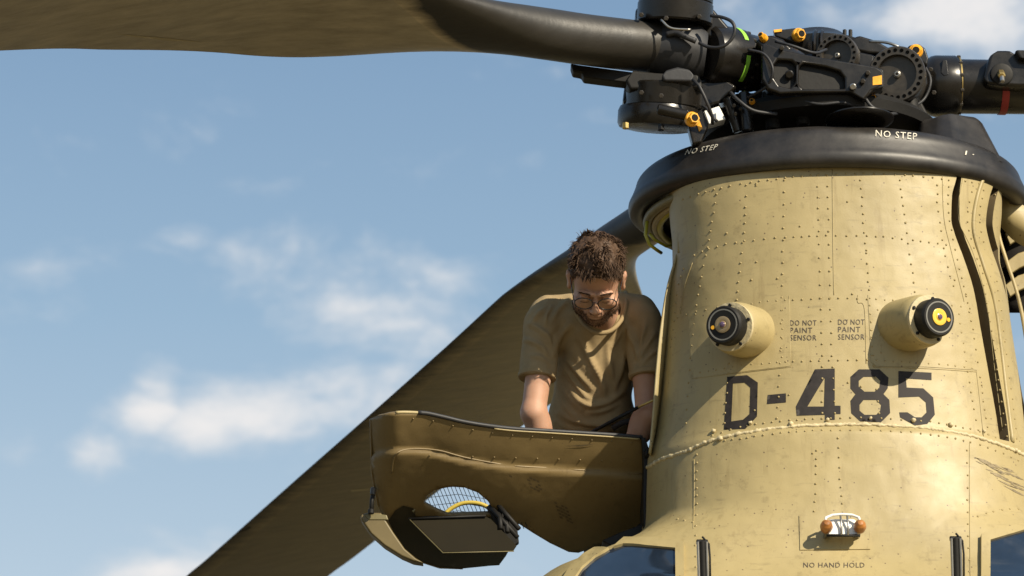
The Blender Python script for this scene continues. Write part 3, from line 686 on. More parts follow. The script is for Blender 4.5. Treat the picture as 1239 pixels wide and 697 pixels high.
def blade(name, axis_pts, label=None, pitch0=0.0, pitch1=0.0, tipr=9.1, lemax=.20, te0=.61, gr=(1.15, .75), lw=.05, tw=.012, pr=(.8, 1.6), fr2=(1.25, .95), bm_=None):
    """axis_pts: world points on the pitch axis from the root outwards, extrapolated to the tip"""
    q = [np.asarray(p, float) for p in axis_pts]
    d = q[-1] - q[-2]; d /= np.linalg.norm(d); rr = lambda p: math.hypot(p[0] - HUB[0], p[1] - HUB[1])
    k = (tipr - rr(q[-1])) / math.hypot(d[0], d[1]); q += [q[-1] + d * k * f - np.array((0, 0, .02 * (k * f) ** 2)) for f in (.33, .66, 1)]
    c = spline(q, 14); st = [c[0]]
    for p in c[1:]:
        if np.linalg.norm(p - st[-1]) > .03: st.append(p)
    V_, M_ = [], []; n = 48
    for i, p in enumerate(st):
        t = st[min(i + 1, len(st) - 1)] - st[max(i - 1, 0)]; t /= np.linalg.norm(t); r = rr(p)
        h = np.array((-t[1], t[0], 0)); h /= np.linalg.norm(h)           # towards the leading edge, rotor turning anticlockwise from above
        v = np.cross(t, h); v = v if v[2] > 0 else -v
        f = np.clip((r - 1.05) / .85, 0, 1); f = .55 * f + .45 * f * f * (3 - 2 * f); f2 = np.clip((r - fr2[0]) / fr2[1], 0, 1); f2 = f2 * f2 * (3 - 2 * f2)
        pa = pitch0 + (pitch1 - pitch0) * np.clip((r - pr[0]) / pr[1], 0, 1) - tw * max(r - 2, 0)
        hh = h * math.cos(pa) + v * math.sin(pa); vv = v * math.cos(pa) - h * math.sin(pa)
        base = .086 if r > .9 else .086 + .012 * (1 - (r - .45) / .45)
        le = base + (lemax - base) * f; te = base + (te0 - base) * f2; th = .082 * (1 - f) + .050 * f
        for k_ in range(n):
            a = 2 * math.pi * k_ / n; ca, sa = math.cos(a), math.sin(a)
            u = .5 - .5 * ca                                             # 0 at the leading edge
            x = le - (le + te) * u
            yt_e = th * sa
            na = 5 * (.2969 * math.sqrt(u) - .126 * u - .3516 * u * u + .2843 * u ** 3 - .1036 * u ** 4) * 1.02
            yt_a = th * na * (1 if sa >= 0 else -.72) if k_ not in (0, n // 2) else 0
            g_ = np.clip((r - gr[0]) / gr[1], 0, 1); g_ = g_ * g_ * (3 - 2 * g_)
            M_.append(u - (1.02 * (1 - g_) + lw) if sa < -.02 else -.3)
            V_.append(p + hh * x + vv * (yt_e * (1 - f2) + yt_a * f2))
    F_ = []
    for i in range(len(st) - 1):
        r = rr(st[i])
        for k_ in range(n):
            j = (k_ + 1) % n; F_.append((i * n + k_, i * n + j, (i + 1) * n + j, (i + 1) * n + k_))
    F_.append(tuple(range(n))); F_.append(tuple((len(st) - 1) * n + k_ for k_ in reversed(range(n))))
    o = mesh(name, V_, F_, bm_ or BLADEM, HELI)
    at = o.data.attributes.new('paint', 'FLOAT', 'POINT'); at.data.foreach_set('value', [float(x) for x in M_])
    if label: o['label'] = label
    return o, st
tA = R(208); tB = R(118)
bA, stA = blade('rotor_blade', [on_line(x, y, tA) for x, y in ((836, 64), (790, 58), (700, 47), (620, 34), (560, 24), (500, 13), (440, 1), (340, -16), (200, -21), (0, -18))], 'rotor blade reaching over the left towards the camera', .02, .120, gr=(.95, .75), tw=.020, pr=(.75, .85), te0=.45, fr2=(.98, .95), bm_=BLADE_LIT)
bB, stB = blade('rotor_blade', [on_line(x, y, tB) for x, y in ((880, 195), (780, 273), (687, 343), (600, 417), (500, 503), (400, 588), (300, 674), (261, 706))], 'rotor blade drooping away behind the man', .0, -.09, te0=.57, gr=(.85, .5), lw=.02)
rC = [P(1150, 103, 0), P(1200, 103, .0), P(1300, 104, -.0), P(1400, 106, -.0), P(1700, 112, 0), P(2100, 125, 0)]
for p in rC: p[1] = 0
# stiffening strip and tracking mark on the far blade
# ------------------------------------------------------------------ rotor head
def ycap(name, px, py, Y, r, a=(-.15, -.98, -.1), parent=None):
    c = P(px, py, Y); a = np.array(a); a = a / np.linalg.norm(a)
    o = lathe(name, c, a, [(-.012, r * 1.12), (0, r * 1.15), (.004, r * 1.02)], YEL, parent or HELI, n=24)
    lathe('hex_nut', c + a * .004, a, [(0, r * .92), (.010, r * .92), (.014, r * .78)], YEL, o, n=6)
    lathe('bore', c + a * .0182, a, [(0, r * .56), (.001, r * .52)], DARKI, o, n=16)
    return o
AA = np.array((math.cos(tA), math.sin(tA), 0))
zz = (0, 0, 1); pa_ = np.array((.06, -.24, .97)); pa_ = pa_ / np.linalg.norm(pa_)
# central hub body, swashplate below
lathe('rotor_hub', P(1000, 150, 0) * (0, 0, 1) + np.array((XC, 0, -.02)), zz, [(0, .30), (.03, .31), (.05, .30), (.06, .22), (.16, .20), (.20, .18), (.27, .19), (.31, .12), (.33, .10)], BLK, HELI, n=64)
lathe('swashplate', P(1000, 160, 0) * (0, 0, 1) + np.array((XC, 0, -.03)), zz, [(-.04, .30), (-.03, .40), (.0, .41), (.03, .38), (.04, .30)], BLK2, HELI, n=64)
# arm towards the left blade
p0 = P(852, 66, -.28); p1 = P(985, 92, -.03); dA = p1 - p0; LA = np.linalg.norm(dA)
arm = lathe('pitch_housing', p0, dA, [(0, .085), (.012, .098), (.05, .106), (.115, .106), (.135, .104), (.142, .097), (.20, .094), (.215, .088), (.32, .086), (LA, .10)], BLK, HELI, n=56)
axg, ug, vg = frame(dA)
for a0, a1_ in ((-175, -72), (-28, 20)) if False else ((R(18), R(82)), (R(-62), R(-12))):
    vv = []; upv = np.array((0, 0, 1.)) - axg * axg[2]; upv /= np.linalg.norm(upv); frv = np.cross(axg, upv); frv = frv if frv[1] < 0 else -frv
    for k in range(17):
        a = a0 + (a1_ - a0) * k / 16
        for s_, wd_ in ((.094, 0), (.110, 0)): vv.append(p0 + axg * s_ + (frv * math.cos(a) + upv * math.sin(a)) * .1072)
    fix_dir(mesh('green_tape', vv, [(2 * k, 2 * k + 1, 2 * k + 3, 2 * k + 2) for k in range(16)], GREEN, arm))
# clevis lugs that hold the vertical pin
def lug(name, pts, Y, t, bev=.012): return slab(name, pts, Y, t, BLK, HELI, bev=bev)
lug('clevis_lug', [(769, 8), (862, 8), (874, 22), (893, 44), (888, 62), (868, 52), (850, 40), (800, 32), (769, 26)], -.32, .17)
lug('clevis_lug', [(756, 100), (850, 98), (880, 96), (893, 104), (872, 124), (842, 134), (753, 124)], -.28, .17)
pin = P(814, 66, -.30); pz = lambda y: P(814, y, -.30)[2] - pin[2]
lathe('vertical_pin', pin, pa_, [(pz(32), .118), (pz(30), .124), (pz(10), .124), (pz(8), .12)], BLK, HELI, n=48)
lathe('vertical_pin_cap', pin, pa_, [(pz(9), .112), (pz(7), .122), (pz(-6), .122), (pz(-10), .112), (pz(-14), .07)], BLK, HELI, n=48)
lathe('vertical_pin', pin + np.array((-.022, 0, 0)), pa_, [(pz(128), .118), (pz(126), .124), (pz(103), .126), (pz(101), .12)], BLK, HELI, n=48)
lathe('vertical_pin_cap', pin + np.array((-.034, 0, 0)), pa_, [(pz(152), .10), (pz(150), .128), (pz(146), .134), (pz(132), .134), (pz(127), .128), (pz(126), .1)], BLK, HELI, n=48)
for x, y in ((757, 152), (800, 154)): lathe('cap_bolt', P(x, y, -.42) + np.array((0, .01, -.006)), zz, [(0, .011), (.018, .011)], BRASS if x < 760 else BLK, HELI, n=6)
# blade socket: folds of the black boot round the root
bt = [P(x, y, -.30) for x, y in ((784, 58), (800, 58), (818, 60), (838, 63), (852, 66))]
lathe('root_socket', bt[0], bt[-1] - bt[0], [(0, .082), (.015, .092), (.035, .090), (.055, .098), (.075, .096), (.11, .104), (.13, .100), (.165, .09), (.19, .07)], RUB, HELI, n=48)
slab('root_boot_flap', [(800, 92), (806, 84), (820, 80), (834, 83), (841, 92), (838, 99), (803, 98)], -.41, .05, RUB, HELI, bev=.010)
slab('lag_damper', [(690, 76), (700, 78), (730, 82), (760, 86), (790, 90), (790, 103), (745, 98), (706, 93), (704, 88), (693, 86)], -.34, .06, BLK2, HELI, bev=.006)
rod('damper_tube', P(795, 132, -.44), P(832, 140, -.44), .018, BLK, HELI)
c_ = ycap('yellow_cap', 838, 144, -.45, .021, (.35, -.93, -.1)); ycap('yellow_cap', 825, 2, -.43, .022)
# pitch link and white tag box between lower pin and ring
slab('pitch_link', [(832, 150), (842, 138), (850, 130), (858, 150), (848, 172), (838, 174)], -.36, .05, BLK, HELI, bev=.006)
slab('orange_sticker', [(842, 147), (846, 145), (850, 155), (846, 159)], -.366, .002, YEL, HELI, bev=0)
slab('white_box', [(852, 134), (870, 128), (878, 144), (864, 148), (858, 150)], -.30, .05, WHT, HELI, bev=.003)
slab('box_bracket', [(869, 125), (880, 123), (882, 128), (872, 131)], -.28, .05, STEEL, HELI, bev=.003)
tube('cable', [P(*p) for p in ((838, 96, -.42), (846, 104, -.43), (852, 116, -.43), (858, 130, -.42), (862, 142, -.40), (862, 150, -.38))], .0055, RUB, HELI)
tube('cable', [p for p in spline([P(*p) for p in ((860, 19, -.44), (874, 21, -.46), (886, 27, -.48), (889, 38, -.48), (883, 50, -.47), (872, 57, -.46), (858, 57, -.44), (846, 52, -.42))], 5)], .0058, RUB, HELI)
tube('cable', [p for p in spline([P(*p) for p in ((842, 50, -.42), (828, 44, -.42), (818, 40, -.41), (806, 42, -.40))], 4)], .010, RUB, HELI)
tube('cable', [P(*p) for p in ((850, 128, -.36), (856, 132, -.37), (862, 142, -.38), (868, 147, -.38))], .005, RUB, HELI)
# pitch arm with two pockets
po = [(922, 52), (932, 53), (948, 60), (1000, 70), (1060, 80), (1068, 85), (1068, 104), (1054, 110), (1045, 121), (1036, 116), (1030, 112), (966, 112), (944, 113), (930, 108), (922, 96)]
ph = [[(941, 72), (958, 73), (963, 79), (962, 100), (956, 106), (943, 103), (937, 94), (937, 78)], [(972, 76), (1000, 81), (1016, 86), (1022, 94), (1022, 107), (972, 107), (967, 101), (967, 81)]]
slab('pitch_arm', po, -.43, .035, BLK, HELI, ph, bev=.008)
slab('pitch_arm_web', [(930, 62), (1000, 74), (1058, 84), (1058, 104), (1030, 110), (940, 108)], -.408, .014, BLK2, HELI, bev=0)
rod('arm_bolt', P(955, 90, -.41), P(955, 90, -.43), .014, BLK, HELI); rod('arm_bolt', P(1032, 105, -.42), P(1032, 105, -.447), .011, STEEL, HELI, n=12)
slab('yellow_sticker', [(1056, 93), (1067, 91), (1067, 102), (1056, 103)], -.4315, .002, YEL, HELI, bev=0)
slab('arm_block', [(1036, 80), (1066, 82), (1069, 84), (1069, 106), (1058, 108), (1048, 118), (1038, 112)], -.428, .05, BLK, HELI, bev=.006)
# shoulder that carries the arm on the housing
lathe('arm_shoulder', P(930, 82, -.30), (1, .35, -.12), [(0, .06), (.01, .086), (.05, .088), (.10, .075), (.12, .05)], BLK, HELI, n=40)
slab('shoulder_fairing', [(912, 50), (922, 42), (935, 41), (948, 46), (962, 60), (950, 66), (925, 62)], -.36, .10, BLK, HELI, bev=.014)
# bolted flanges
def flange(name, px, py, Y, r, a, nb, depth, ri):
    c = P(px, py, Y); a = np.array(a, float); a /= np.linalg.norm(a)
    o = lathe(name, c - a * depth, a, [(0, r * .86), (depth * .4, r * .90), (depth * .7, r * .92), (depth - .030, r * 1.0), (depth - .006, r * 1.0), (depth, r * .965), (depth, ri), (depth - .020, ri * .97), (depth - .020, .02)], WORN, HELI, n=64)
    _, u, v = frame(a)
    for k in range(nb):
        an = 2 * math.pi * k / nb; q = c + (u * math.cos(an) + v * math.sin(an)) * (r * .5 + ri * .5)
        lathe('bolt_hole', q + a * .0004, a, [(0, r * .068), (.0012, r * .062)], HOLE, o, n=10)
    lathe('centre_bolt', c - a * .020, a, [(0, r * .13), (.012, r * .13), (.016, r * .08)], STEEL, o, n=12)
    lathe('centre_bolt_bore', c - a * .0038, a, [(0, r * .055), (.0005, r * .05)], DARKI, o, n=10)
    return o
flange('bolted_flange', 1085, 89, -.30, .093, (-.22, -.95, -.17), 24, .18, .064)
flange('bolted_flange', 1012, 66, -.24, .070, (-.34, -.92, -.15), 20, .16, .050)
rod('flange_drum', P(952, 60, -.05), P(1004, 62, -.10), .062, BLK, HELI)
for k, x in enumerate((985, 993)): lathe('drum_rib', P(x, 62, -.14), (1, -.2, -.05), [(0, .068), (.006, .074), (.012, .068)], BLK, HELI, n=40)
slab('hub_link', [(1018, 50), (1040, 42), (1060, 48), (1078, 58), (1076, 66), (1050, 64), (1030, 60)], -.16, .10, BLK, HELI, bev=.010)
slab('hub_link', [(1030, 60), (1060, 66), (1056, 84), (1042, 84), (1034, 74)], -.20, .06, BLK, HELI, bev=.010)
slab('hub_cover', [(1066, 62), (1088, 56), (1106, 60), (1120, 72), (1124, 100), (1110, 126), (1070, 130), (1056, 118), (1050, 84)], -.14, .16, BLK, HELI, bev=.016)
for x in (1022, 1029): rod('grease_nipple', P(x, 47, -.12), P(x, 36, -.12), .0065, BLK2, HELI, n=10)
# oil reservoirs with yellow caps
slab('oil_reservoir', [(936, 36), (962, 33), (973, 38), (974, 48), (962, 52), (938, 44)], -.24, .07, BLK, HELI, bev=.008); ycap('yellow_cap', 967, 42, -.265, .020, (.35, -.9, -.15)); ycap('yellow_cap', 923, 45, -.37, .012, (-.5, -.8, .2))
slab('cap_strip', [(936, 36), (946, 35), (946, 38), (937, 39)], -.245, .02, YEL, HELI, bev=0)
slab('oil_reservoir', [(1096, 60), (1100, 54), (1112, 52), (1120, 58), (1124, 70), (1122, 80), (1110, 72)], -.18, .07, BLK, HELI, bev=.008); ycap('yellow_cap', 1108, 62, -.20, .021, (-.1, -.97, -.15))
ycap('yellow_cap', 1057, 119, -.36, .010); ycap('yellow_cap', 910, 123, -.33, .009)
# arm towards the right blade
cx0 = P(1095, 104, 0)
rg = lathe('pitch_housing', cx0, (1, 0, -.012), [(0, .085), (.07, .090), (.085, .100), (.10, .104), (.165, .104), (.178, .098), (.185, .092), (.7, .090)], BLK, HELI, n=56)
lathe('orange_band', cx0 + np.array((.176, 0, 0)), (1, 0, -.012), [(0, .0985), (.005, .0985), (.005, .09)], BRASS, rg, n=56, ang=60)
slab('housing_lug', [(1140, 72), (1146, 72), (1148, 90), (1142, 92), (1138, 88)], -.106, .02, BLK, HELI, bev=.004)
lathe('red_band', P(1208, 106, 0) , (1, 0, -.012), [(0, .0925), (.024, .0925), (.024, .08)], RED, rg, n=56, ang=60)
bmq = [(1190, 94), (1194, 78), (1198, 66), (1208, 60), (1222, 60), (1234, 68), (1270, 72), (1270, 104), (1234, 104), (1210, 103), (1194, 101)]
slab('damper_bracket', bmq, -.13, .13, BLK, HELI, bev=.014)
lathe('bracket_bush', P(1212, 90, -.135), (0, -1, -.1), [(0, .038), (.006, .036), (.008, .03)], BLK2, HELI, n=28)
rod('bracket_bolt', P(1211, 88, -.135), P(1212, 92, -.18), .013, BRASS, HELI, n=6); rod('bracket_bolt', P(1212, 91, -.17), P(1213, 99, -.185), .008, STEEL, HELI, n=12)
slab('clevis_lug', [(1228, 60), (1300, 62), (1300, 74), (1234, 70)], -.16, .2, BLK, HELI, bev=.008)
bC, stC = blade('rotor_blade', [np.array((p[0], 0, p[2])) for p in rC[1:]], 'rotor blade running out to the right', 0, .03)
# clutter beneath the hub: links, scissors, bolts
for x0, y0, Y0, x1, y1, Y1, r_, m_ in ((900, 112, -.30, 905, 160, -.30, .020, BLK), (930, 112, -.25, 936, 158, -.28, .024, BLK2), (1046, 118, -.32, 1052, 150, -.34, .012, BLK), (1060, 122, -.30, 1062, 150, -.33, .010, BLK2),
                                   (1100, 120, -.2, 1104, 150, -.2, .028, BLK2), (968, 116, -.28, 972, 152, -.30, .022, BLK2), (880, 118, -.30, 893, 160, -.28, .016, BLK)): rod('control_rod', P(x0, y0, Y0), P(x1, y1, Y1), r_, m_, HELI)
slab('hub_skirt', [(872, 128), (890, 112), (940, 110), (1110, 112), (1125, 140), (1120, 156), (900, 166), (880, 156)], -.12, .20, BLK2, HELI, bev=.01)
slab('scissor_bracket', [(1036, 124), (1050, 121), (1060, 126), (1056, 138), (1044, 146), (1036, 138)], -.36, .03, BLK, HELI, bev=.005)
for x, y in ((1040, 127), (1043, 133), (1049, 141), (1056, 142)): rod('small_bolt', P(x, y, -.36), P(x, y, -.372), .007, STEEL, HELI, n=8)
for x, y in ((888, 128), (890, 138), (896, 132)): rod('small_bolt', P(x, y, -.32), P(x, y, -.335), .007, BLK, HELI, n=8)
lathe('drain_hoop', P(1040, 147, -.40), zz, [(0, .10), (.004, .11), (.008, .11), (.010, .10)], BLK, HELI, n=40)

# bolts round the housing collar and the small lines that run over the head
axA, uA, vA = frame(dA)
for k in range(14):
    an = 2 * math.pi * k / 14; q = p0 + dA / LA * .136 + (uA * math.cos(an) + vA * math.sin(an)) * .099
    rod('collar_bolt', q, q + axA * .014, .006, WORN, arm, n=6)
for k in range(12):
    an = 2 * math.pi * k / 12; q = cx0 + np.array((.172, math.cos(an) * .098, math.sin(an) * .098)); rod('collar_bolt', q, q + np.array((.012, 0, 0)), .006, WORN, rg, n=6)
for pl_, r_, m_ in (([(938, 50, -.40), (960, 56, -.42), (985, 64, -.40), (1000, 60, -.30)], .005, RUB), ([(905, 60, -.42), (925, 66, -.44), (935, 84, -.45), (928, 104, -.42), (905, 118, -.36)], .0045, RUB),
                    ([(1052, 50, -.20), (1075, 52, -.24), (1092, 60, -.24), (1100, 70, -.2)], .005, STEEL), ([(1046, 118, -.40), (1056, 130, -.40), (1075, 138, -.36), (1100, 134, -.26)], .006, RUB), ([(960, 118, -.38), (990, 126, -.40), (1020, 124, -.40), (1036, 130, -.38)], .0055, RUB),
                    ([(884, 112, -.36), (894, 122, -.38), (912, 134, -.38), (940, 138, -.36)], .006, RUB), ([(1118, 78, -.14), (1126, 98, -.16), (1118, 120, -.16), (1100, 132, -.2)], .005, RUB), ([(800, 24, -.44), (812, 34, -.45), (836, 36, -.45)], .004, STEEL)):
    tube('hydraulic_line', spline([P(*p) for p in pl_], 6), r_, m_, HELI, n=8)
for x, y, Y in ((776, 112, -.42), (800, 116, -.44), (776, 18, -.42), (806, 22, -.44), (846, 20, -.44), (946, 58, -.445), (1050, 88, -.44), (1044, 98, -.44), (1126, 84, -.12), (1130, 112, -.12), (1000, 118, -.36), (975, 124, -.36)):
    rod('hex_bolt', P(x, y, Y + .02), P(x, y, Y - .008), .0085, WORN, HELI, n=6)

# marks and a trim tab on the blades
def on_mesh(o):
    t_ = BVHTree.FromPolygons([v.co for v in o.data.vertices], [tuple(p.vertices) for p in o.data.polygons])
    def f(x, y, lift=.003):
        d = ray(x, y); d /= np.linalg.norm(d); h = t_.ray_cast(Vector(CAM), Vector(d))
        if h[0] is None: return None
        return np.array(h[0]) - d * lift
    return f
hA, hB = on_mesh(bA), on_mesh(bB)
def mark(name, hf, poly, mat, par):
    q, f_ = tri(poly, [], 6); p = [hf(x, y) for x, y in q]
    if any(v is None for v in p): return
    fix_dir(mesh(name, p, f_, mat, par))
PALE = simple('pale_scratch', (.38, .32, .20), .6); DKM = simple('dark_stencil_mark', (.03, .022, .014), .6); SEAL
mark('pale_scratch', hA, [(140, 41), (165, 43), (205, 46.5), (246, 51), (205, 49.5), (165, 45)], PALE, bA)
for x, y in ((283, 640), (289, 636), (295, 641), (281, 646), (288, 644)): mark('stencil_mark', hB, [(x, y), (x + 7, y - 3.5), (x + 9, y - 2.5), (x + 2, y + 1.2)], DKM, bB)
mark('pale_line', hB, [(424, 593), (447, 591), (447, 593), (425, 595)], PALE, bB)

slab('root_fairing', [(766, 84), (800, 88), (846, 90), (852, 106), (762, 108), (757, 98)], -.36, .12, BLK2, HELI, bev=.01)
# ------------------------------------------------------------------ side fairing hanging open as a work platform
rim = [(447, 507), (456, 503), (470, 500.5), (490, 499.5), (512, 500.5), (535, 505), (560, 511), (590, 516), (620, 519.5), (660, 522), (700, 524.5), (740, 527), (777, 530)]
RIMY = pchip([a for a, b in rim], [b for a, b in rim])
def YPf(x, y):
    yr = float(RIMY(np.clip(x, 447, 777))); d = max(0.0, y - yr)
    Y = -.10 - .26 * ((777 - x) / 330) ** 1.0 + .0019 * d + .0000062 * d * d
    if x < 486: Y += ((486 - x) / 39) ** 2.2 * .11
    Y += max(0, (y - 612) / 75) ** 2 * .16 if x < 640 else 0
    if d > 44: Y += -.018 * min(1, (d - 44) / 4)           # stiffening joggle
    return Y
shell = rim + [(782, 545), (783, 600), (781, 642), (760, 648), (735, 656), (700, 669), (688, 668), (665, 657), (645, 645), (628, 634), (622, 640), (622, 655), (612, 673), (606, 681), (590, 685), (560, 688), (532, 687), (510, 680), (489, 664), (475, 643), (463, 622), (457, 610), (450, 572), (448, 530)]
hole = [(512, 609), (516, 600), (526, 593), (545, 589), (562, 590), (578, 596), (590, 606), (601, 622), (575, 623), (541, 624), (527, 618)]
j1 = [(490, 545), (500, 543), (530, 545), (560, 553), (590, 559), (620, 563.5), (660, 566), (700, 568.5), (740, 571), (776, 573)]
vs, fs = tri(shell, [hole], 5, lines=[])
pts = [P(x, y, YPf(x, y)) for x, y in vs]
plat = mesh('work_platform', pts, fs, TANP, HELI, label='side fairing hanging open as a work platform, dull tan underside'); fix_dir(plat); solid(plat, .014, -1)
# edge: pale lip and dark rubber seal
def rimpts(x0, x1, dy, dY, n=40): return [P(x, float(RIMY(x)) + dy, YPf(x, float(RIMY(x))) + dY) for x in np.linspace(x0, x1, n)]
tube('rim_lip', rimpts(479, 508, -.6, .004, 12), .0055, TAN, plat, n=8)
tube('rubber_seal', rimpts(506, 777, -.8, .002, 60), .0072, RUB, plat, n=8)
tube('rim_lip', rimpts(598, 774, 1.6, .0, 40), .003, TAN, plat, n=8)
tube('rim_lip', [P(x, y, YPf(x, y) - .001) for x, y in ((448, 508), (449, 530), (450, 572), (457, 610), (475, 643), (489, 664), (510, 680), (532, 687), (560, 688))], .003, TANP, plat, n=8)
tube('stiffener', [P(x, y, YPf(x, y) - .001) for x, y in spline([(474, 572), (476, 556), (482, 547), (500, 543), (530, 545), (560, 553), (590, 559), (620, 563.5), (660, 566), (700, 568.5), (740, 571), (778, 574)], 6)], .0028, TANP, plat, n=8)
def pdec(name, pl, mat, lift=.0025): return fix_dir(mesh(name, [P(x, y, YPf(x, y) - lift) for x, y in tri(pl, [], 6)[0]], tri(pl, [], 6)[1], mat, plat))
SMU = simple('dark_scuff', (.10, .072, .034), .7, var=.5, vs=60)
sq = random.Random(3)
for cx_, cy_, nx_, ny_ in ((648, 588, 4, 4), (683, 622, 4, 5), (621, 579, 2, 1), (637, 578, 2, 1)):
    for a in range(nx_):
        for b in range(ny_):
            if sq.random() < .25: continue
            x = cx_ + (a - nx_ / 2) * 4.2 + (b - ny_ / 2) * 1.6; y = cy_ + (b - ny_ / 2) * 4.4 + (a - nx_ / 2) * 2.0; pdec('stencil_mark', [(x, y), (x + 3.4, y + 1.2), (x + 3.8, y + 3.2), (x + .6, y + 2.2)], SMU)
pdec('scuff_mark', [(684, 540), (700, 538.6), (720, 537.4), (704, 540.4)], SMU)
bm = bmesh.new()
for x, y in [(x, 568 + (x - 620) * .03 - 14) for x in range(520, 770, 26)] + [(x, float(RIMY(x)) + 7) for x in range(500, 770, 24)]:
    bmesh.ops.create_icosphere(bm, subdivisions=1, radius=.0032, matrix=Matrix.Translation(P(x, y, YPf(x, y) - .001)))
bm_obj('fasteners', bm, TANP, plat, kind='stuff')
# end plate by the pylon and hinge
slab('platform_end', [(776, 528), (781, 530), (786, 545), (786, 565), (782, 600), (783, 642), (779, 642), (778, 600), (779, 560)], -.12, .22, BLK2, HELI, bev=.003)
rod('hinge', P(780, 548, -.13), P(790, 551, -.12), .013, BLK2, HELI); rod('hinge', P(782, 640, -.02), P(790, 640, -.02), .014, BLK2, HELI)
# intake with wire mesh and yellow edge
bm = bmesh.new(); YM = .07
for k in range(27):
    x = 490 + k * 4.8; tube_bm(bm, [P(x, 582, YM), P(x + 24, 640, YM)], .0011, 4)
for k in range(4):
    y = 588 + k * 10; tube_bm(bm, [P(500, y + 6, YM), P(555, y, YM), P(612, y + 10, YM)], .0009, 4)
bm_obj('wire_mesh', bm, BLK2, plat, kind='stuff')
tube('yellow_edge', [P(x, y, YM - .012) for x, y in spline([(536, 625), (545, 616), (560, 609), (578, 609), (592, 615), (604, 627)], 6)], .007, simple('yellow_edge_trim', (.50, .38, .06), .5), plat, n=10)
slab('intake_box', [(497, 612), (504, 606), (512, 612), (530, 620), (533, 630), (500, 632)], YM - .06, .05, BLK2, plat, bev=.003)
slab('intake_bracket', [(487, 602), (494, 598), (506, 612), (500, 620)], YM - .10, .03, OLI, plat, bev=.002)
LOBE = simple('lobe_shade_paint', (.030, .023, .012), .45, var=.4, vs=12, spec=.35)  # shade on the downward-facing end, put into the colour of an overlay
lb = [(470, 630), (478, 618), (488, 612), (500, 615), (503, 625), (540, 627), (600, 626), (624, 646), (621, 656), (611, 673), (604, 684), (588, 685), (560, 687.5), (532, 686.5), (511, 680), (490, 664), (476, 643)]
pdec('lobe_shade', lb, LOBE, .004)
# flap under the intake
fl = [(495, 627), (586, 624), (594, 628), (625, 660), (621, 666), (536, 668), (528, 660)]
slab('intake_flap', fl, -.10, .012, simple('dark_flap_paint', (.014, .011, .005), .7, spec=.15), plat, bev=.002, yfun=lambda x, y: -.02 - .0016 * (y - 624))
tube('flap_hinge', [P(494, 628, -.03), P(588, 624, -.03)], .004, BLK2, plat)
tube('flap_edge', [P(496, 629, -.035), P(536, 669, -.10), P(622, 667, -.10)], .0016, OLI, plat)
for a, b in (((592, 612), (626, 650)), ((604, 618), (606, 640)), ((612, 622), (614, 644)), ((598, 606), (628, 640))): tube('flap_strut', [P(*a, -.01), P(*b, -.05)], .008, BLK2, plat)
slab('flap_bracket', [(588, 612), (600, 612), (626, 640), (628, 656), (622, 660), (600, 634)], .0, .03, BLK2, plat, bev=.003)
# scoop on the outer edge with its strut
sc = [(436, 627), (437, 622), (446, 620), (461, 620), (466, 628), (476, 644), (490, 664), (503, 675), (513, 681), (500, 679), (486, 673), (465, 660), (448, 645)]
slab('scoop', sc, -.08, .06, simple('scoop_paint', (.13, .098, .038), .5), plat, bev=.006)
slab('scoop_mouth', [(441, 623), (448, 620.5), (468, 623), (470, 629), (446, 629)], -.083, .01, STEEL if False else OLI, plat, bev=.003)
st_ = tube('strut', [P(449, 622, -.1), P(450, 606, -.1), P(452, 594, -.1)], .007, BLK2, plat); rod('strut_end', P(449, 622, -.1), P(449, 616, -.1), .010, BLK2, st_); rod('strut_end', P(451, 599, -.1), P(452, 590, -.1), .009, WORN, st_)
# stay cable from platform to pylon
tube('stay_rod', [P(716, 523, .0), P(745, 507, -.03), P(772, 493, -.06)], .006, BLK2, HELI); tube('stay_end', [P(768, 495, -.055), P(780, 489, -.07), P(800, 480, -.09)], .0045, BRASS, HELI)
# scuffs on the nose
GSC = simple('grey_scuff', (.22, .172, .095), .6, var=.5, vs=50)
sr = random.Random(11)
for k in range(34):
    x = sr.uniform(1178, 1228) if k > 8 else sr.uniform(1205, 1236); y = 552 + (x - 1178) * .38 + sr.uniform(0, 30) * (x - 1170) / 60; ln = sr.uniform(6, 26); sl_ = sr.uniform(.32, .52); w_ = sr.uniform(.5, 1.5)
    decal('scuff_mark', [(x, y), (x + ln * .5, y + ln * .5 * sl_ - w_), (x + ln, y + ln * sl_), (x + ln * .5, y + ln * .5 * sl_ + w_)], GSC, HELI, step=5, lift=.0011)

slab('hinge_beam', [(728, 654), (750, 644), (784, 632), (789, 646), (760, 652), (742, 662)], -.02, .10, BLK2, HELI, bev=.004)
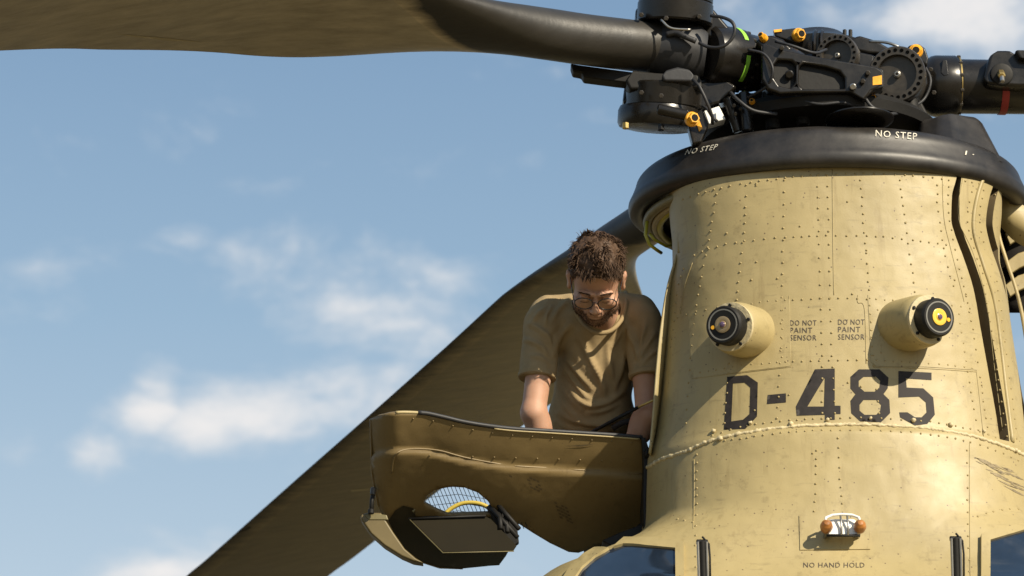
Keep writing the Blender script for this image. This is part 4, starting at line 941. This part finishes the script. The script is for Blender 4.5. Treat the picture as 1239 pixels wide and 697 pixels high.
# ------------------------------------------------------------------ implicit surfaces (surface nets)
class Field:
    def __init__(s, lo, hi, h):
        s.lo = np.array(lo, float); s.h = h; s.n = np.ceil((np.array(hi) - lo) / h).astype(int) + 1
        s.v = np.full(s.n, 1.0, np.float32)
    def box(s, lo, hi):
        a = np.clip(np.floor((np.array(lo) - s.lo) / s.h).astype(int), 0, s.n); b = np.clip(np.ceil((np.array(hi) - s.lo) / s.h).astype(int) + 1, 0, s.n)
        g = np.meshgrid(*[s.lo[i] + s.h * np.arange(a[i], b[i]) for i in range(3)], indexing='ij', sparse=True)
        return (slice(a[0], b[0]), slice(a[1], b[1]), slice(a[2], b[2])), g
    def blend(s, sl, d, k, sub=False):
        o = s.v[sl]
        if sub: d = -d; h = np.clip(.5 - .5 * (d - o) / k, 0, 1); s.v[sl] = d * (1 - h) + o * h if False else (o * h + d * (1 - h) + k * h * (1 - h))
        else: h = np.clip(.5 + .5 * (o - d) / k, 0, 1); s.v[sl] = o * (1 - h) + d * h - k * h * (1 - h)
    def cap(s, a, b, ra, rb, k=.02, sub=False):
        a = np.asarray(a, float); b = np.asarray(b, float); m = max(ra, rb) + k + .02
        sl, (X, Y, Z) = s.box(np.minimum(a, b) - m, np.maximum(a, b) + m); ab = b - a; L2 = ab @ ab + 1e-12
        t = np.clip(((X - a[0]) * ab[0] + (Y - a[1]) * ab[1] + (Z - a[2]) * ab[2]) / L2, 0, 1)
        d = np.sqrt((X - a[0] - t * ab[0]) ** 2 + (Y - a[1] - t * ab[1]) ** 2 + (Z - a[2] - t * ab[2]) ** 2) - (ra + (rb - ra) * t)
        s.blend(sl, d.astype(np.float32), k, sub)
    def ell(s, c, r, M=None, k=.02, sub=False):
        c = np.asarray(c, float); r = np.asarray(r, float); m = r.max() + k + .02; sl, (X, Y, Z) = s.box(c - m, c + m)
        X = X - c[0]; Y = Y - c[1]; Z = Z - c[2]; M = np.eye(3) if M is None else M
        x = M[0, 0] * X + M[0, 1] * Y + M[0, 2] * Z; y = M[1, 0] * X + M[1, 1] * Y + M[1, 2] * Z; z = M[2, 0] * X + M[2, 1] * Y + M[2, 2] * Z
        k0 = np.sqrt((x / r[0]) ** 2 + (y / r[1]) ** 2 + (z / r[2]) ** 2); k1 = np.sqrt((x / r[0] ** 2) ** 2 + (y / r[1] ** 2) ** 2 + (z / r[2] ** 2) ** 2) + 1e-9
        s.blend(sl, (k0 * (k0 - 1) / k1).astype(np.float32), k, sub)
    def plane_cut(s, p, n, ctr=None, rad=None):
        """remove what lies on the n side of the plane, within rad of ctr"""
        p = np.asarray(p, float); n = np.asarray(n, float) / np.linalg.norm(n)
        lo = s.lo if ctr is None else np.asarray(ctr) - rad; hi = s.lo + s.h * s.n if ctr is None else np.asarray(ctr) + rad
        sl, (X, Y, Z) = s.box(lo, hi); d = (X - p[0]) * n[0] + (Y - p[1]) * n[1] + (Z - p[2]) * n[2]
        if ctr is not None:
            q = np.sqrt((X - ctr[0]) ** 2 + (Y - ctr[1]) ** 2 + (Z - ctr[2]) ** 2) - rad; d = np.minimum(d, -q)
        s.v[sl] = np.maximum(s.v[sl], d.astype(np.float32))
    def mesh(s):
        v = s.v; ins = v < 0; n = np.array(v.shape)
        acc = np.zeros(tuple(n - 1) + (3,), np.float32); cnt = np.zeros(tuple(n - 1), np.float32); quads = []
        for ax in range(3):
            o1, o2 = [i for i in range(3) if i != ax]
            A = [slice(None)] * 3; B = [slice(None)] * 3; A[ax] = slice(0, -1); B[ax] = slice(1, None)
            a = v[tuple(A)]; b = v[tuple(B)]; cr = ins[tuple(A)] != ins[tuple(B)]; I = np.argwhere(cr)
            t = (a[cr] / (a[cr] - b[cr])); pos = I.astype(np.float32); pos[:, ax] += t
            for d1 in (0, -1):
                for d2 in (0, -1):
                    J = I.copy(); J[:, o1] += d1; J[:, o2] += d2; ok = (J >= 0).all(1) & (J < n - 1).all(1); Jk = J[ok]
                    np.add.at(acc, tuple(Jk.T), pos[ok]); np.add.at(cnt, tuple(Jk.T), 1)
            ok = (I[:, o1] > 0) & (I[:, o2] > 0) & (I[:, o1] < n[o1] - 1) & (I[:, o2] < n[o2] - 1); I = I[ok]; sg = ins[tuple(A)][cr][ok]
            c = []
            for d1, d2 in ((0, 0), (-1, 0), (-1, -1), (0, -1)):
                J = I.copy(); J[:, o1] += d1; J[:, o2] += d2; c.append(J)
            c = np.stack(c, 1); fl = sg if ax != 1 else ~sg; c[~fl] = c[~fl][:, ::-1]; quads.append(c)
        act = cnt > 0; idx = np.full(act.shape, -1, np.int64); idx[act] = np.arange(act.sum())
        P_ = acc[act] / cnt[act][:, None] * s.h + s.lo; Q = np.concatenate(quads); Q = idx[Q[..., 0], Q[..., 1], Q[..., 2]]
        return P_.astype(float), Q
def vnormals(Pv, Q):
    n = np.zeros_like(Pv); fn = np.cross(Pv[Q[:, 2]] - Pv[Q[:, 0]], Pv[Q[:, 3]] - Pv[Q[:, 1]])
    for k in range(4): np.add.at(n, Q[:, k], fn)
    return n / (np.linalg.norm(n, axis=1)[:, None] + 1e-12)
def relax(Pv, Q, it=2, lam=.5):
    E = np.concatenate([Q[:, [0, 1]], Q[:, [1, 2]], Q[:, [2, 3]], Q[:, [3, 0]]]); E = np.concatenate([E, E[:, ::-1]])
    for _ in range(it):
        s_ = np.zeros_like(Pv); c_ = np.zeros(len(Pv)); np.add.at(s_, E[:, 0], Pv[E[:, 1]]); np.add.at(c_, E[:, 0], 1); Pv = Pv + lam * (s_ / c_[:, None] - Pv)
    return Pv

# ------------------------------------------------------------------ the man
def skin_mat():
    m, n, l, b = new_mat('skin')
    tcn = n.new('ShaderNodeTexCoord'); no = n.new('ShaderNodeTexNoise'); no.inputs['Scale'].default_value = 28; no.inputs['Detail'].default_value = 6; l.new(tcn.outputs['Object'], no.inputs['Vector'])
    r = n.new('ShaderNodeValToRGB'); r.color_ramp.elements[0].color = (.37, .19, .12, 1); r.color_ramp.elements[1].color = (.50, .30, .20, 1); l.new(no.outputs[0], r.inputs[0])
    at = n.new('ShaderNodeAttribute'); at.attribute_name = 'beard'; mx = n.new('ShaderNodeMix'); mx.data_type = 'RGBA'; mx.inputs[7].default_value = (.085, .045, .026, 1); l.new(at.outputs['Fac'], mx.inputs[0]); l.new(r.outputs[0], mx.inputs[6]); l.new(mx.outputs[2], b.inputs['Base Color'])
    b.inputs['Roughness'].default_value = .60; b.inputs['Subsurface Weight'].default_value = .18; b.inputs['Subsurface Radius'].default_value = (.012, .005, .003); b.inputs['Subsurface Scale'].default_value = 1
    n2 = n.new('ShaderNodeTexNoise'); n2.inputs['Scale'].default_value = 320; l.new(tcn.outputs['Object'], n2.inputs['Vector']); bp = n.new('ShaderNodeBump'); bp.inputs['Strength'].default_value = .25; bp.inputs['Distance'].default_value = .001; l.new(n2.outputs[0], bp.inputs['Height']); l.new(bp.outputs[0], b.inputs['Normal'])
    return m
SKIN = skin_mat()
SHIRT = simple('sand_brown_cotton', (.30, .222, .120), .88, var=.10, vs=30, bump=.35, bs=420, spec=.15)
TROU = simple('dark_work_trousers', (.022, .019, .017), .85, var=.3, bump=.4, bs=200)
HAIRM = simple('dark_brown_hair', (.078, .046, .028), .60, var=.45, vs=120, spec=.22)
FRAME = simple('black_glasses_frame', (.012, .011, .011), .25, spec=.7)
LENS, n_, l_, b_ = new_mat('spectacle_lens'); n_.remove(b_)
tr = n_.new('ShaderNodeBsdfTransparent'); gl = n_.new('ShaderNodeBsdfGlossy'); gl.inputs['Roughness'].default_value = .02; fz = n_.new('ShaderNodeFresnel'); fz.inputs[0].default_value = 1.5; ms = n_.new('ShaderNodeMixShader')
l_.new(fz.outputs[0], ms.inputs[0]); l_.new(tr.outputs[0], ms.inputs[1]); l_.new(gl.outputs[0], ms.inputs[2]); l_.new(ms.outputs[0], n_['Material Output'].inputs[0])
BOOT = simple('black_boot', (.015, .014, .013), .5)

HS = 1.11; HC = P(721.5, 340, -.21)
ps, yw, rl = R(58), R(-5), R(4)
ef = np.array((math.sin(yw) * math.cos(ps), -math.cos(yw) * math.cos(ps), -math.sin(ps)))
ex = np.array((math.cos(yw), math.sin(yw), 0)); eu = np.cross(ex, ef); eu = -eu if eu @ np.array((0, -.85, .5)) < 0 else eu
ex2 = ex * math.cos(rl) - eu * math.sin(rl); eu2 = eu * math.cos(rl) + ex * math.sin(rl); ex, eu = ex2, eu2
MH = np.stack([ex, ef, eu])
def H(x, y, z): return HC + HS * (ex * x + ef * y + eu * z)
def toH(p): return ((p - HC) @ MH.T) / HS
he = lambda c, r, k=.015, sub=False, f=None: f.ell(H(*c), np.array(r) * HS, MH, k, sub)
hc = lambda a, b, ra, rb, k=.01, sub=False, f=None: f.cap(H(*a), H(*b), ra * HS, rb * HS, k, sub)
def head(f):
    he((0, -.018, .035), (.073, .090, .084), .02, f=f)
    he((0, .022, -.040), (.060, .062, .074), .03, f=f)
    he((0, .048, -.088), (.034, .034, .028), .02, f=f)              # chin
    for s in (-1, 1):
        he((s * .047, .020, -.062), (.018, .032, .034), .02, f=f)   # jaw
        he((s * .043, .062, -.026), (.022, .018, .018), .015, f=f)  # cheekbone
        he((s * .031, .092, .004), (.018, .012, .011), .010, True, f=f)   # socket
        he((s * .031, .078, .001), (.0145, .0125, .0125), .004, f=f)        # closed lid over the eye
        hc((s * .012, .087, .022), (s * .044, .074, .020), .0085, .007, .010, f=f)   # brow
        he((s * .0105, .094, -.034), (.0085, .009, .007), .006, f=f)        # nostril wings
        he((s * .076, -.004, -.002), (.007, .016, .030), .006, f=f); he((s * .083, -.010, .010), (.006, .016, .020), .006, f=f); he((s * .079, .0, -.020), (.006, .008, .011), .005, f=f)
        he((s * .086, -.002, .002), (.004, .008, .014), .003, True, f=f)
    hc((0, .083, .014), (0, .104, -.026), .0065, .0105, .010, f=f)  # nose
    he((0, .103, -.030), (.0105, .010, .009), .006, f=f)
    he((0, .079, -.056), (.030, .012, .016), .012, f=f)
    he((0, .088, -.0555), (.021, .0075, .0042), .004, f=f); he((0, .086, -.0665), (.018, .0080, .0055), .004, f=f)
    hc((-.022, .090, -.0608), (.022, .090, -.0608), .0018, .0018, .002, True, f=f)
    he((0, .079, -.077), (.016, .010, .005), .008, True, f=f)
lo = P(625, 610, .3); hi = P(805, 268, -.45)
FB = Field((min(lo[0], hi[0]) - .03, -.42, 3.95), (hi[0] + .04, .38, 4.86), .0040)
head(FB)
nb = P(729, 396, .03)
FB.cap(H(0, -.02, -.05), nb, .056, .060, .02); FB.cap(P(700, 402, .06), P(752, 402, .06), .07, .07, .03)
FB.ell(P(720, 425, .10), (.13, .10, .14), None, .05); FB.ell(P(718, 480, .22), (.12, .09, .12), None, .05)
def arm_(f, sh, el, wr, r0=.045, re=.0375, rw=.027):
    f.cap(sh, el, r0, re + .002, .03); f.cap(el, wr, re + .002, rw, .018); mid = sh + (el - sh) * .55; f.ell(mid + np.array((0, -.008, 0)), (.038, .040, .06), None, .012)
    f.ell(el + (wr - el) * .28, (.039, .040, .055), None, .02)
SL, EL_, WL = P(659, 397, .0), P(645.5, 500, -.03), P(668, 553, .05)
SR, ER, WR = P(777, 397, .0), P(784, 502, -.01), P(757, 552, .07)
arm_(FB, SL, EL_, WL); arm_(FB, SR, ER, WR)
def hand(f, wr, el, s):
    d = (wr - el) / np.linalg.norm(wr - el); d = d * .75 + np.array((0, .25, -.45)); d /= np.linalg.norm(d); side = np.cross(d, (0, -1, 0)); side /= np.linalg.norm(side); pn = np.cross(side, d)
    c = wr + d * .055; f.cap(wr, c - d * .01, .024, .026, .015); f.ell(c, (.042, .015, .048), np.stack([side, pn, d]), .012)
    for k, (off, ln) in enumerate(((-.030, .066), (-.010, .076), (.010, .072), (.030, .056))):
        a = c + d * .040 + side * off; b = a + (d * .9 + pn * .25 * s) * ln * .45; b2 = b + (d * .5 + pn * .8 * s) * ln * .33; b3 = b2 + (-d * .05 + pn * 1 * s) * ln * .27
        f.cap(a, b, .0095, .0088, .004); f.cap(b, b2, .0088, .0082, .003); f.cap(b2, b3, .0082, .0074, .003)
    a = c - d * .022 - side * .034 * s; b = a + (-side * s * .7 + d * .5 + pn * .35 * s) * .036; f.cap(a, b, .0125, .0105, .006); f.cap(b, b + (d * .8 + pn * .4 * s) * .030, .0105, .0085, .003)
hand(FB, WL, EL_, 1); hand(FB, WR, ER, -1)
PB, QB = FB.mesh(); PB = relax(PB, QB, 1, .3)
man = mesh('person', PB, QB, SKIN, None)
man['label'] = 'bearded man with glasses in sand brown T-shirt leaning over the open platform'; man['category'] = 'person'
lp = toH(PB)
def ss(x, a, b): t = np.clip((x - a) / (b - a), 0, 1); return t * t * (3 - 2 * t)
x_, y_, z_ = lp[:, 0], lp[:, 1], lp[:, 2]
beard = ss(-z_, .040, .058) * ss(y_, -.005, .02) * (1 - ss(-z_, .125, .14)); beard = beard * (np.abs(x_) < .09)
must = ss(-z_, .040, .046) * ss(y_, .06, .07); lipm = (np.abs(x_) < .024) & (z_ > -.072) & (z_ < -.050) & (y_ > .082)
chk = (np.abs(x_) > .020) & (np.abs(x_) < .05) & (z_ > -.050) & (y_ > .05); beard = np.where(chk, 0, np.maximum(beard, must * (np.abs(x_) < .03))); beard = np.where(lipm, .12, beard * .5)
inh = (np.abs(lp) < .2).all(1); beard = np.where(inh, beard, 0)
at = man.data.attributes.new('beard', 'FLOAT', 'POINT'); at.data.foreach_set('value', beard.astype(np.float32))

# T-shirt
FS = Field((lo[0] - .05, -.30, 4.00), (hi[0] + .06, .48, 4.82), .0042)
FS.cap(P(668, 388, .03), P(767, 388, .03), .066, .066, .05)
FS.ell(P(719, 402, .09), (.165, .145, .115), None, .05)
FS.ell(P(719, 448, .15), (.138, .165, .13), None, .05)
FS.ell(P(716, 492, .19), (.132, .150, .11), None, .05); FS.ell(P(716, 512, .24), (.138, .150, .08), None, .05)
FS.cap(P(657, 392, .0), P(648.5, 470, -.015), .064, .0595, .022); FS.cap(P(778, 390, .0), P(784.5, 470, -.01), .064, .0595, .022)
FS.cap(P(690, 368, .02), P(665, 376, .02), .03, .05, .04); FS.cap(P(752, 366, .02), P(770, 374, .02), .03, .05, .04)
cl = P(649.5, 459, -.015); cr = P(783.5, 457, -.01)
FS.plane_cut(cl, P(648, 480, -.02) - P(655, 400, .0), cl + np.array((0, 0, -.05)), .085); FS.plane_cut(cr, P(785, 480, -.01) - P(779, 400, 0), cr + np.array((0, 0, -.05)), .085)
FS.plane_cut(P(716, 524, .2), (0, .25, -1))
nk = H(0, .0, -.12)
FS.ell(P(725, 378, -.01), (.072, .085, .055), None, .012, True)
PS, QS = FS.mesh(); PS = relax(PS, QS, 2, .4); NS = vnormals(PS, QS)
sx, sy = projv(PS); front = NS @ -FW
folds = [([(672, 430), (680, 455), (694, 478), (708, 489), (722, 491), (742, 484), (758, 468), (768, 445)], 5.0, 1.0), ([(671, 440), (676, 462), (688, 482), (702, 496)], 4.0, .8), ([(676, 437), (690, 458), (706, 478), (716, 484)], 3.5, .8), ([(670, 452), (674, 475), (686, 496), (700, 508)], 3.5, .6),
         ([(684, 436), (698, 452), (714, 470)], 3.5, .6), ([(700, 404), (712, 430), (728, 462), (733, 478)], 4.5, .8), ([(738, 402), (736, 430), (742, 455), (744, 470)], 4.5, .7), ([(762, 400), (756, 425), (752, 450), (744, 476)], 4.5, .9), ([(770, 432), (764, 410), (757, 392)], 4, .8), ([(672, 428), (678, 408), (690, 392)], 4.5, .8),
         ([(670, 424), (664, 408), (650, 396), (640, 392)], 3.5, .7), ([(668, 434), (656, 420), (640, 412), (632, 412)], 3.2, .7), ([(667, 440), (655, 432), (642, 430)], 3, .5), ([(774, 436), (782, 418), (792, 404)], 3.5, .8), ([(775, 442), (786, 430), (796, 424)], 3, .7), ([(774, 430), (776, 410), (782, 390)], 3.5, .7),
         ([(690, 362), (676, 374), (668, 388)], 4, .6), ([(660, 372), (650, 380), (642, 392)], 3, .6), ([(668, 370), (662, 380), (660, 392)], 2.6, .6), ([(676, 500), (700, 512), (726, 514), (750, 506)], 4, .7), ([(672, 510), (692, 520), (716, 522)], 3.2, .6), ([(712, 500), (730, 498), (752, 488)], 3.5, .6), ([(748, 376), (746, 392), (738, 408)], 3.0, .9), ([(756, 380), (752, 402), (742, 420)], 2.8, .7)]
D = np.zeros(len(PS))
for pl_, wd, am in folds:
    q = np.array([p[:2] for p in spline(pl_, 8)]); dm = np.full(len(PS), 1e9); tpos = np.zeros(len(PS))
    for i, p in enumerate(q):
        dd = (sx - p[0]) ** 2 + (sy - p[1]) ** 2; mlt = dd < dm; dm = np.where(mlt, dd, dm); tpos = np.where(mlt, i / (len(q) - 1), tpos)
    e = np.sin(np.clip(tpos, .04, .96) * math.pi) ** .5
    D += am * .0210 * e * (np.exp(-dm / (2 * (wd * .7) ** 2)) - .55 * np.exp(-dm / (2 * (wd * 1.7) ** 2)))
from mathutils import noise as mn
nz = np.array([mn.noise(Vector(p) * 16) * .0035 + mn.noise(Vector((p[0] * 42, p[1] * 20, p[2] * 20))) * .0016 for p in PS])
PS = PS + NS * (D * np.clip(front + .3, 0, 1) + nz)[:, None]; PS = relax(PS, QS, 2, .5)
shirt = mesh('t_shirt', PS, QS, SHIRT, man)
cp = spline([P(692, 358, .03), P(694, 370, -.05), P(702, 388, -.065), P(714, 399, -.085), P(727, 403, -.09), P(741, 399, -.080), P(753, 385, -.05), P(758, 366, -.03), P(757, 354, .04)], 8)
tube('collar', cp, .0075, SHIRT, shirt, n=8)
for c, ax_, r in ((cl, P(648, 480, -.02) - P(655, 400, .0), .0570), (cr, P(785, 480, -.01) - P(779, 400, 0), .0570)):
    ax_ = ax_ / np.linalg.norm(ax_); lathe('sleeve_hem', c - ax_ * .020, ax_, [(0, r + .0005), (.003, r + .0050), (.016, r + .0050), (.019, r + .001), (.019, r - .008)], SHIRT, shirt, n=40)
# trousers and boots: he kneels on the shoulder of the cabin, hidden behind the platform
FT = Field((.0, -.1, 3.45), (.62, .95, 4.32), .007)
FT.ell(P(717, 522, .32), (.150, .14, .10), None, .04); hipz = P(717, 530, .34)
for s in (-1, 1):
    hp_ = hipz + np.array((s * .075, .03, -.02)); kn = np.array((hipz[0] + .09 + s * .07, .20, 3.80)); an = np.array((hipz[0] + .10 + s * .08, .60, 3.74))
    FT.cap(hp_, kn, .085, .062, .04); FT.cap(kn, an, .060, .045, .03)
PT, QT = FT.mesh(); trou = mesh('trousers', PT, QT, TROU, man)
for s in (-1, 1): 
    an = np.array((hipz[0] + .10 + s * .08, .60, 3.74)); FBt = Field(an - .12, an + np.array((.12, .2, .12)), .007); FBt.cap(an, an + np.array((0, .06, -.01)), .047, .045, .02); FBt.cap(an + np.array((0, .06, .0)), an + np.array((0, .10, -.09)), .042, .034, .02); a_, b_q = FBt.mesh(); mesh('boot', a_, b_q, BOOT, man)
tube('belt_strap', [P(742, 518, .08), P(752, 512, .06), P(768, 508, .06)], .010, TROU, man)

# hair
hr = random.Random(5)
FH = Field(HC - .22, HC + .22, .0045)
he((0, -.020, .048), (.080, .097, .092), .01, f=FH); he((0, .020, .085), (.058, .062, .050), .03, f=FH)
sl, (X, Y, Z) = FH.box(FH.lo, FH.lo + FH.n * FH.h); q = np.stack(np.broadcast_arrays(X, Y, Z), -1); lq = toH(q)
zmin = np.interp(lq[..., 1], [-.12, -.05, -.02, .0, .02, .04, .06, .085, .12], [-.075, -.06, -.03, .018, .018, .050, .072, .082, .095])
FH.v = np.maximum(FH.v, ((zmin - lq[..., 2]) * HS * .8).astype(np.float32))
PH, QH = FH.mesh(); NH = vnormals(PH, QH)
PH = PH + NH * np.array([mn.noise(Vector(p) * 55) * .006 for p in PH])[:, None]
hair = mesh('hair', PH, QH, HAIRM, man)
def strands(name, roots, mat, n_side=4, segs=5):
    V_, F_ = [], []
    for p, d, ln, r0, curl in roots:
        _, u, v = frame(d); b = len(V_); ph = hr.random() * 6.28; g = np.array((0, 0, -.35))
        for i in range(segs + 1):
            t = i / segs; c = p + d * ln * t + (u * math.cos(ph + t * 2.6) + v * math.sin(ph + t * 2.6)) * curl * ln * t + g * ln * t * t * .6; r = r0 * (1 - t) ** .6 + .0002
            for k in range(n_side): a = 2 * math.pi * k / n_side; V_.append(c + (u * math.cos(a) + v * math.sin(a)) * r)
        for i in range(segs):
            for k in range(n_side): j = (k + 1) % n_side; F_.append((b + i * n_side + k, b + i * n_side + j, b + (i + 1) * n_side + j, b + (i + 1) * n_side + k))
    return mesh(name, V_, F_, mat, hair if name != 'beard_hair' else man, kind='stuff')
roots = []; LH = toH(PH)
def fld(p, o): return mn.noise(Vector(p) * 17 + Vector((o, 0, 0)))
for k in range(4300):
    i = hr.randrange(len(PH)); l = LH[i]; lock = k < 900
    if NH[i] @ np.array((0, 0, 1)) < -.8 and l[1] > 0: continue
    top = float(ss(l[2], .045, .10)); n = NH[i]; rnd = np.random.normal(0, .11 if lock else .17, 3)
    if lock and top < .25: continue
    d = n * (.30 if top > .3 else .24) + (ef * .70 + ex * .45) * top - eu * .55 * (1 - top) + (ex * fld(PH[i], 0) + eu * fld(PH[i], 9) + ef * fld(PH[i], 21)) * 1.7 * top + rnd; d /= np.linalg.norm(d)
    ln = (.008 + .017 * top) * hr.uniform(.7, 1.25); roots.append((PH[i] - n * .003, d, ln * HS, hr.uniform(.0024, .0038) if lock else hr.uniform(.0008, .0014), hr.uniform(.08, .3)))
strands('hair_tufts', roots, HAIRM)
roots = []; NBv = vnormals(PB, QB); cand = np.where((beard > .4) & inh)[0]; cand2 = [i for i in cand]
for _ in range(1500):
    i = cand2[hr.randrange(len(cand2))]; n = NBv[i]; d = n * .6 - eu * .6 + np.random.normal(0, .3, 3); d /= np.linalg.norm(d); roots.append((PB[i] + np.random.normal(0, .0015, 3) - n * .001, d, .0065 * hr.uniform(.5, 1.4), .0006, .2))
for s in (-1, 1):
    for _ in range(80):
        t = hr.random(); p = H(s * (.012 + .034 * t), .094 - .010 * t - .006 * t * t, .0245 - .004 * t + .003 * math.sin(t * 3.1)); d = ex * s * .8 + eu * .3 + ef * .2 + np.random.normal(0, .15, 3); d /= np.linalg.norm(d); roots.append((p + np.random.normal(0, .001, 3), d, .008, .0007, .2))
strands('beard_hair', roots, HAIRM, 3, 3)
# glasses
g_ = None
for s in (-1, 1):
    c = (s * .0335, .104 - .0, .001); pts = []
    for k in range(33): a = 2 * math.pi * k / 32; pts.append(H(c[0] + .0265 * math.cos(a) * (1.0), c[1] - .004 * abs(math.cos(a)) * (1 if math.cos(a) * s > 0 else 0), c[2] + .0205 * math.sin(a)))
    if g_ is None: g_ = tube('glasses', pts, .0019, FRAME, man, n=8)
    else: tube('rim', pts, .0019, FRAME, g_, n=8)
    mesh('lens', [H(*c)] + pts[:-1], [(0, i + 1, (i + 1) % 32 + 1) for i in range(32)], LENS, g_)
    tube('temple', [H(s * .060, .100, .006), H(s * .063, .092, .007), H(s * .069, .05, .009), H(s * .075, .010, .016), H(s * .077, -.004, .018)], .0017, FRAME, g_, n=6)
    tube('eyelash', [H(s * (.018 + .026 * t), .0905 - .005 * abs(t - .4), -.004 - .003 * math.sin(t * 3.14)) for t in np.linspace(0, 1, 7)], .0009, HAIRM, man, n=5)
tube('bridge', [H(-.008, .105, .005), H(0, .108, .008), H(.008, .105, .005)], .0018, FRAME, g_, n=8)
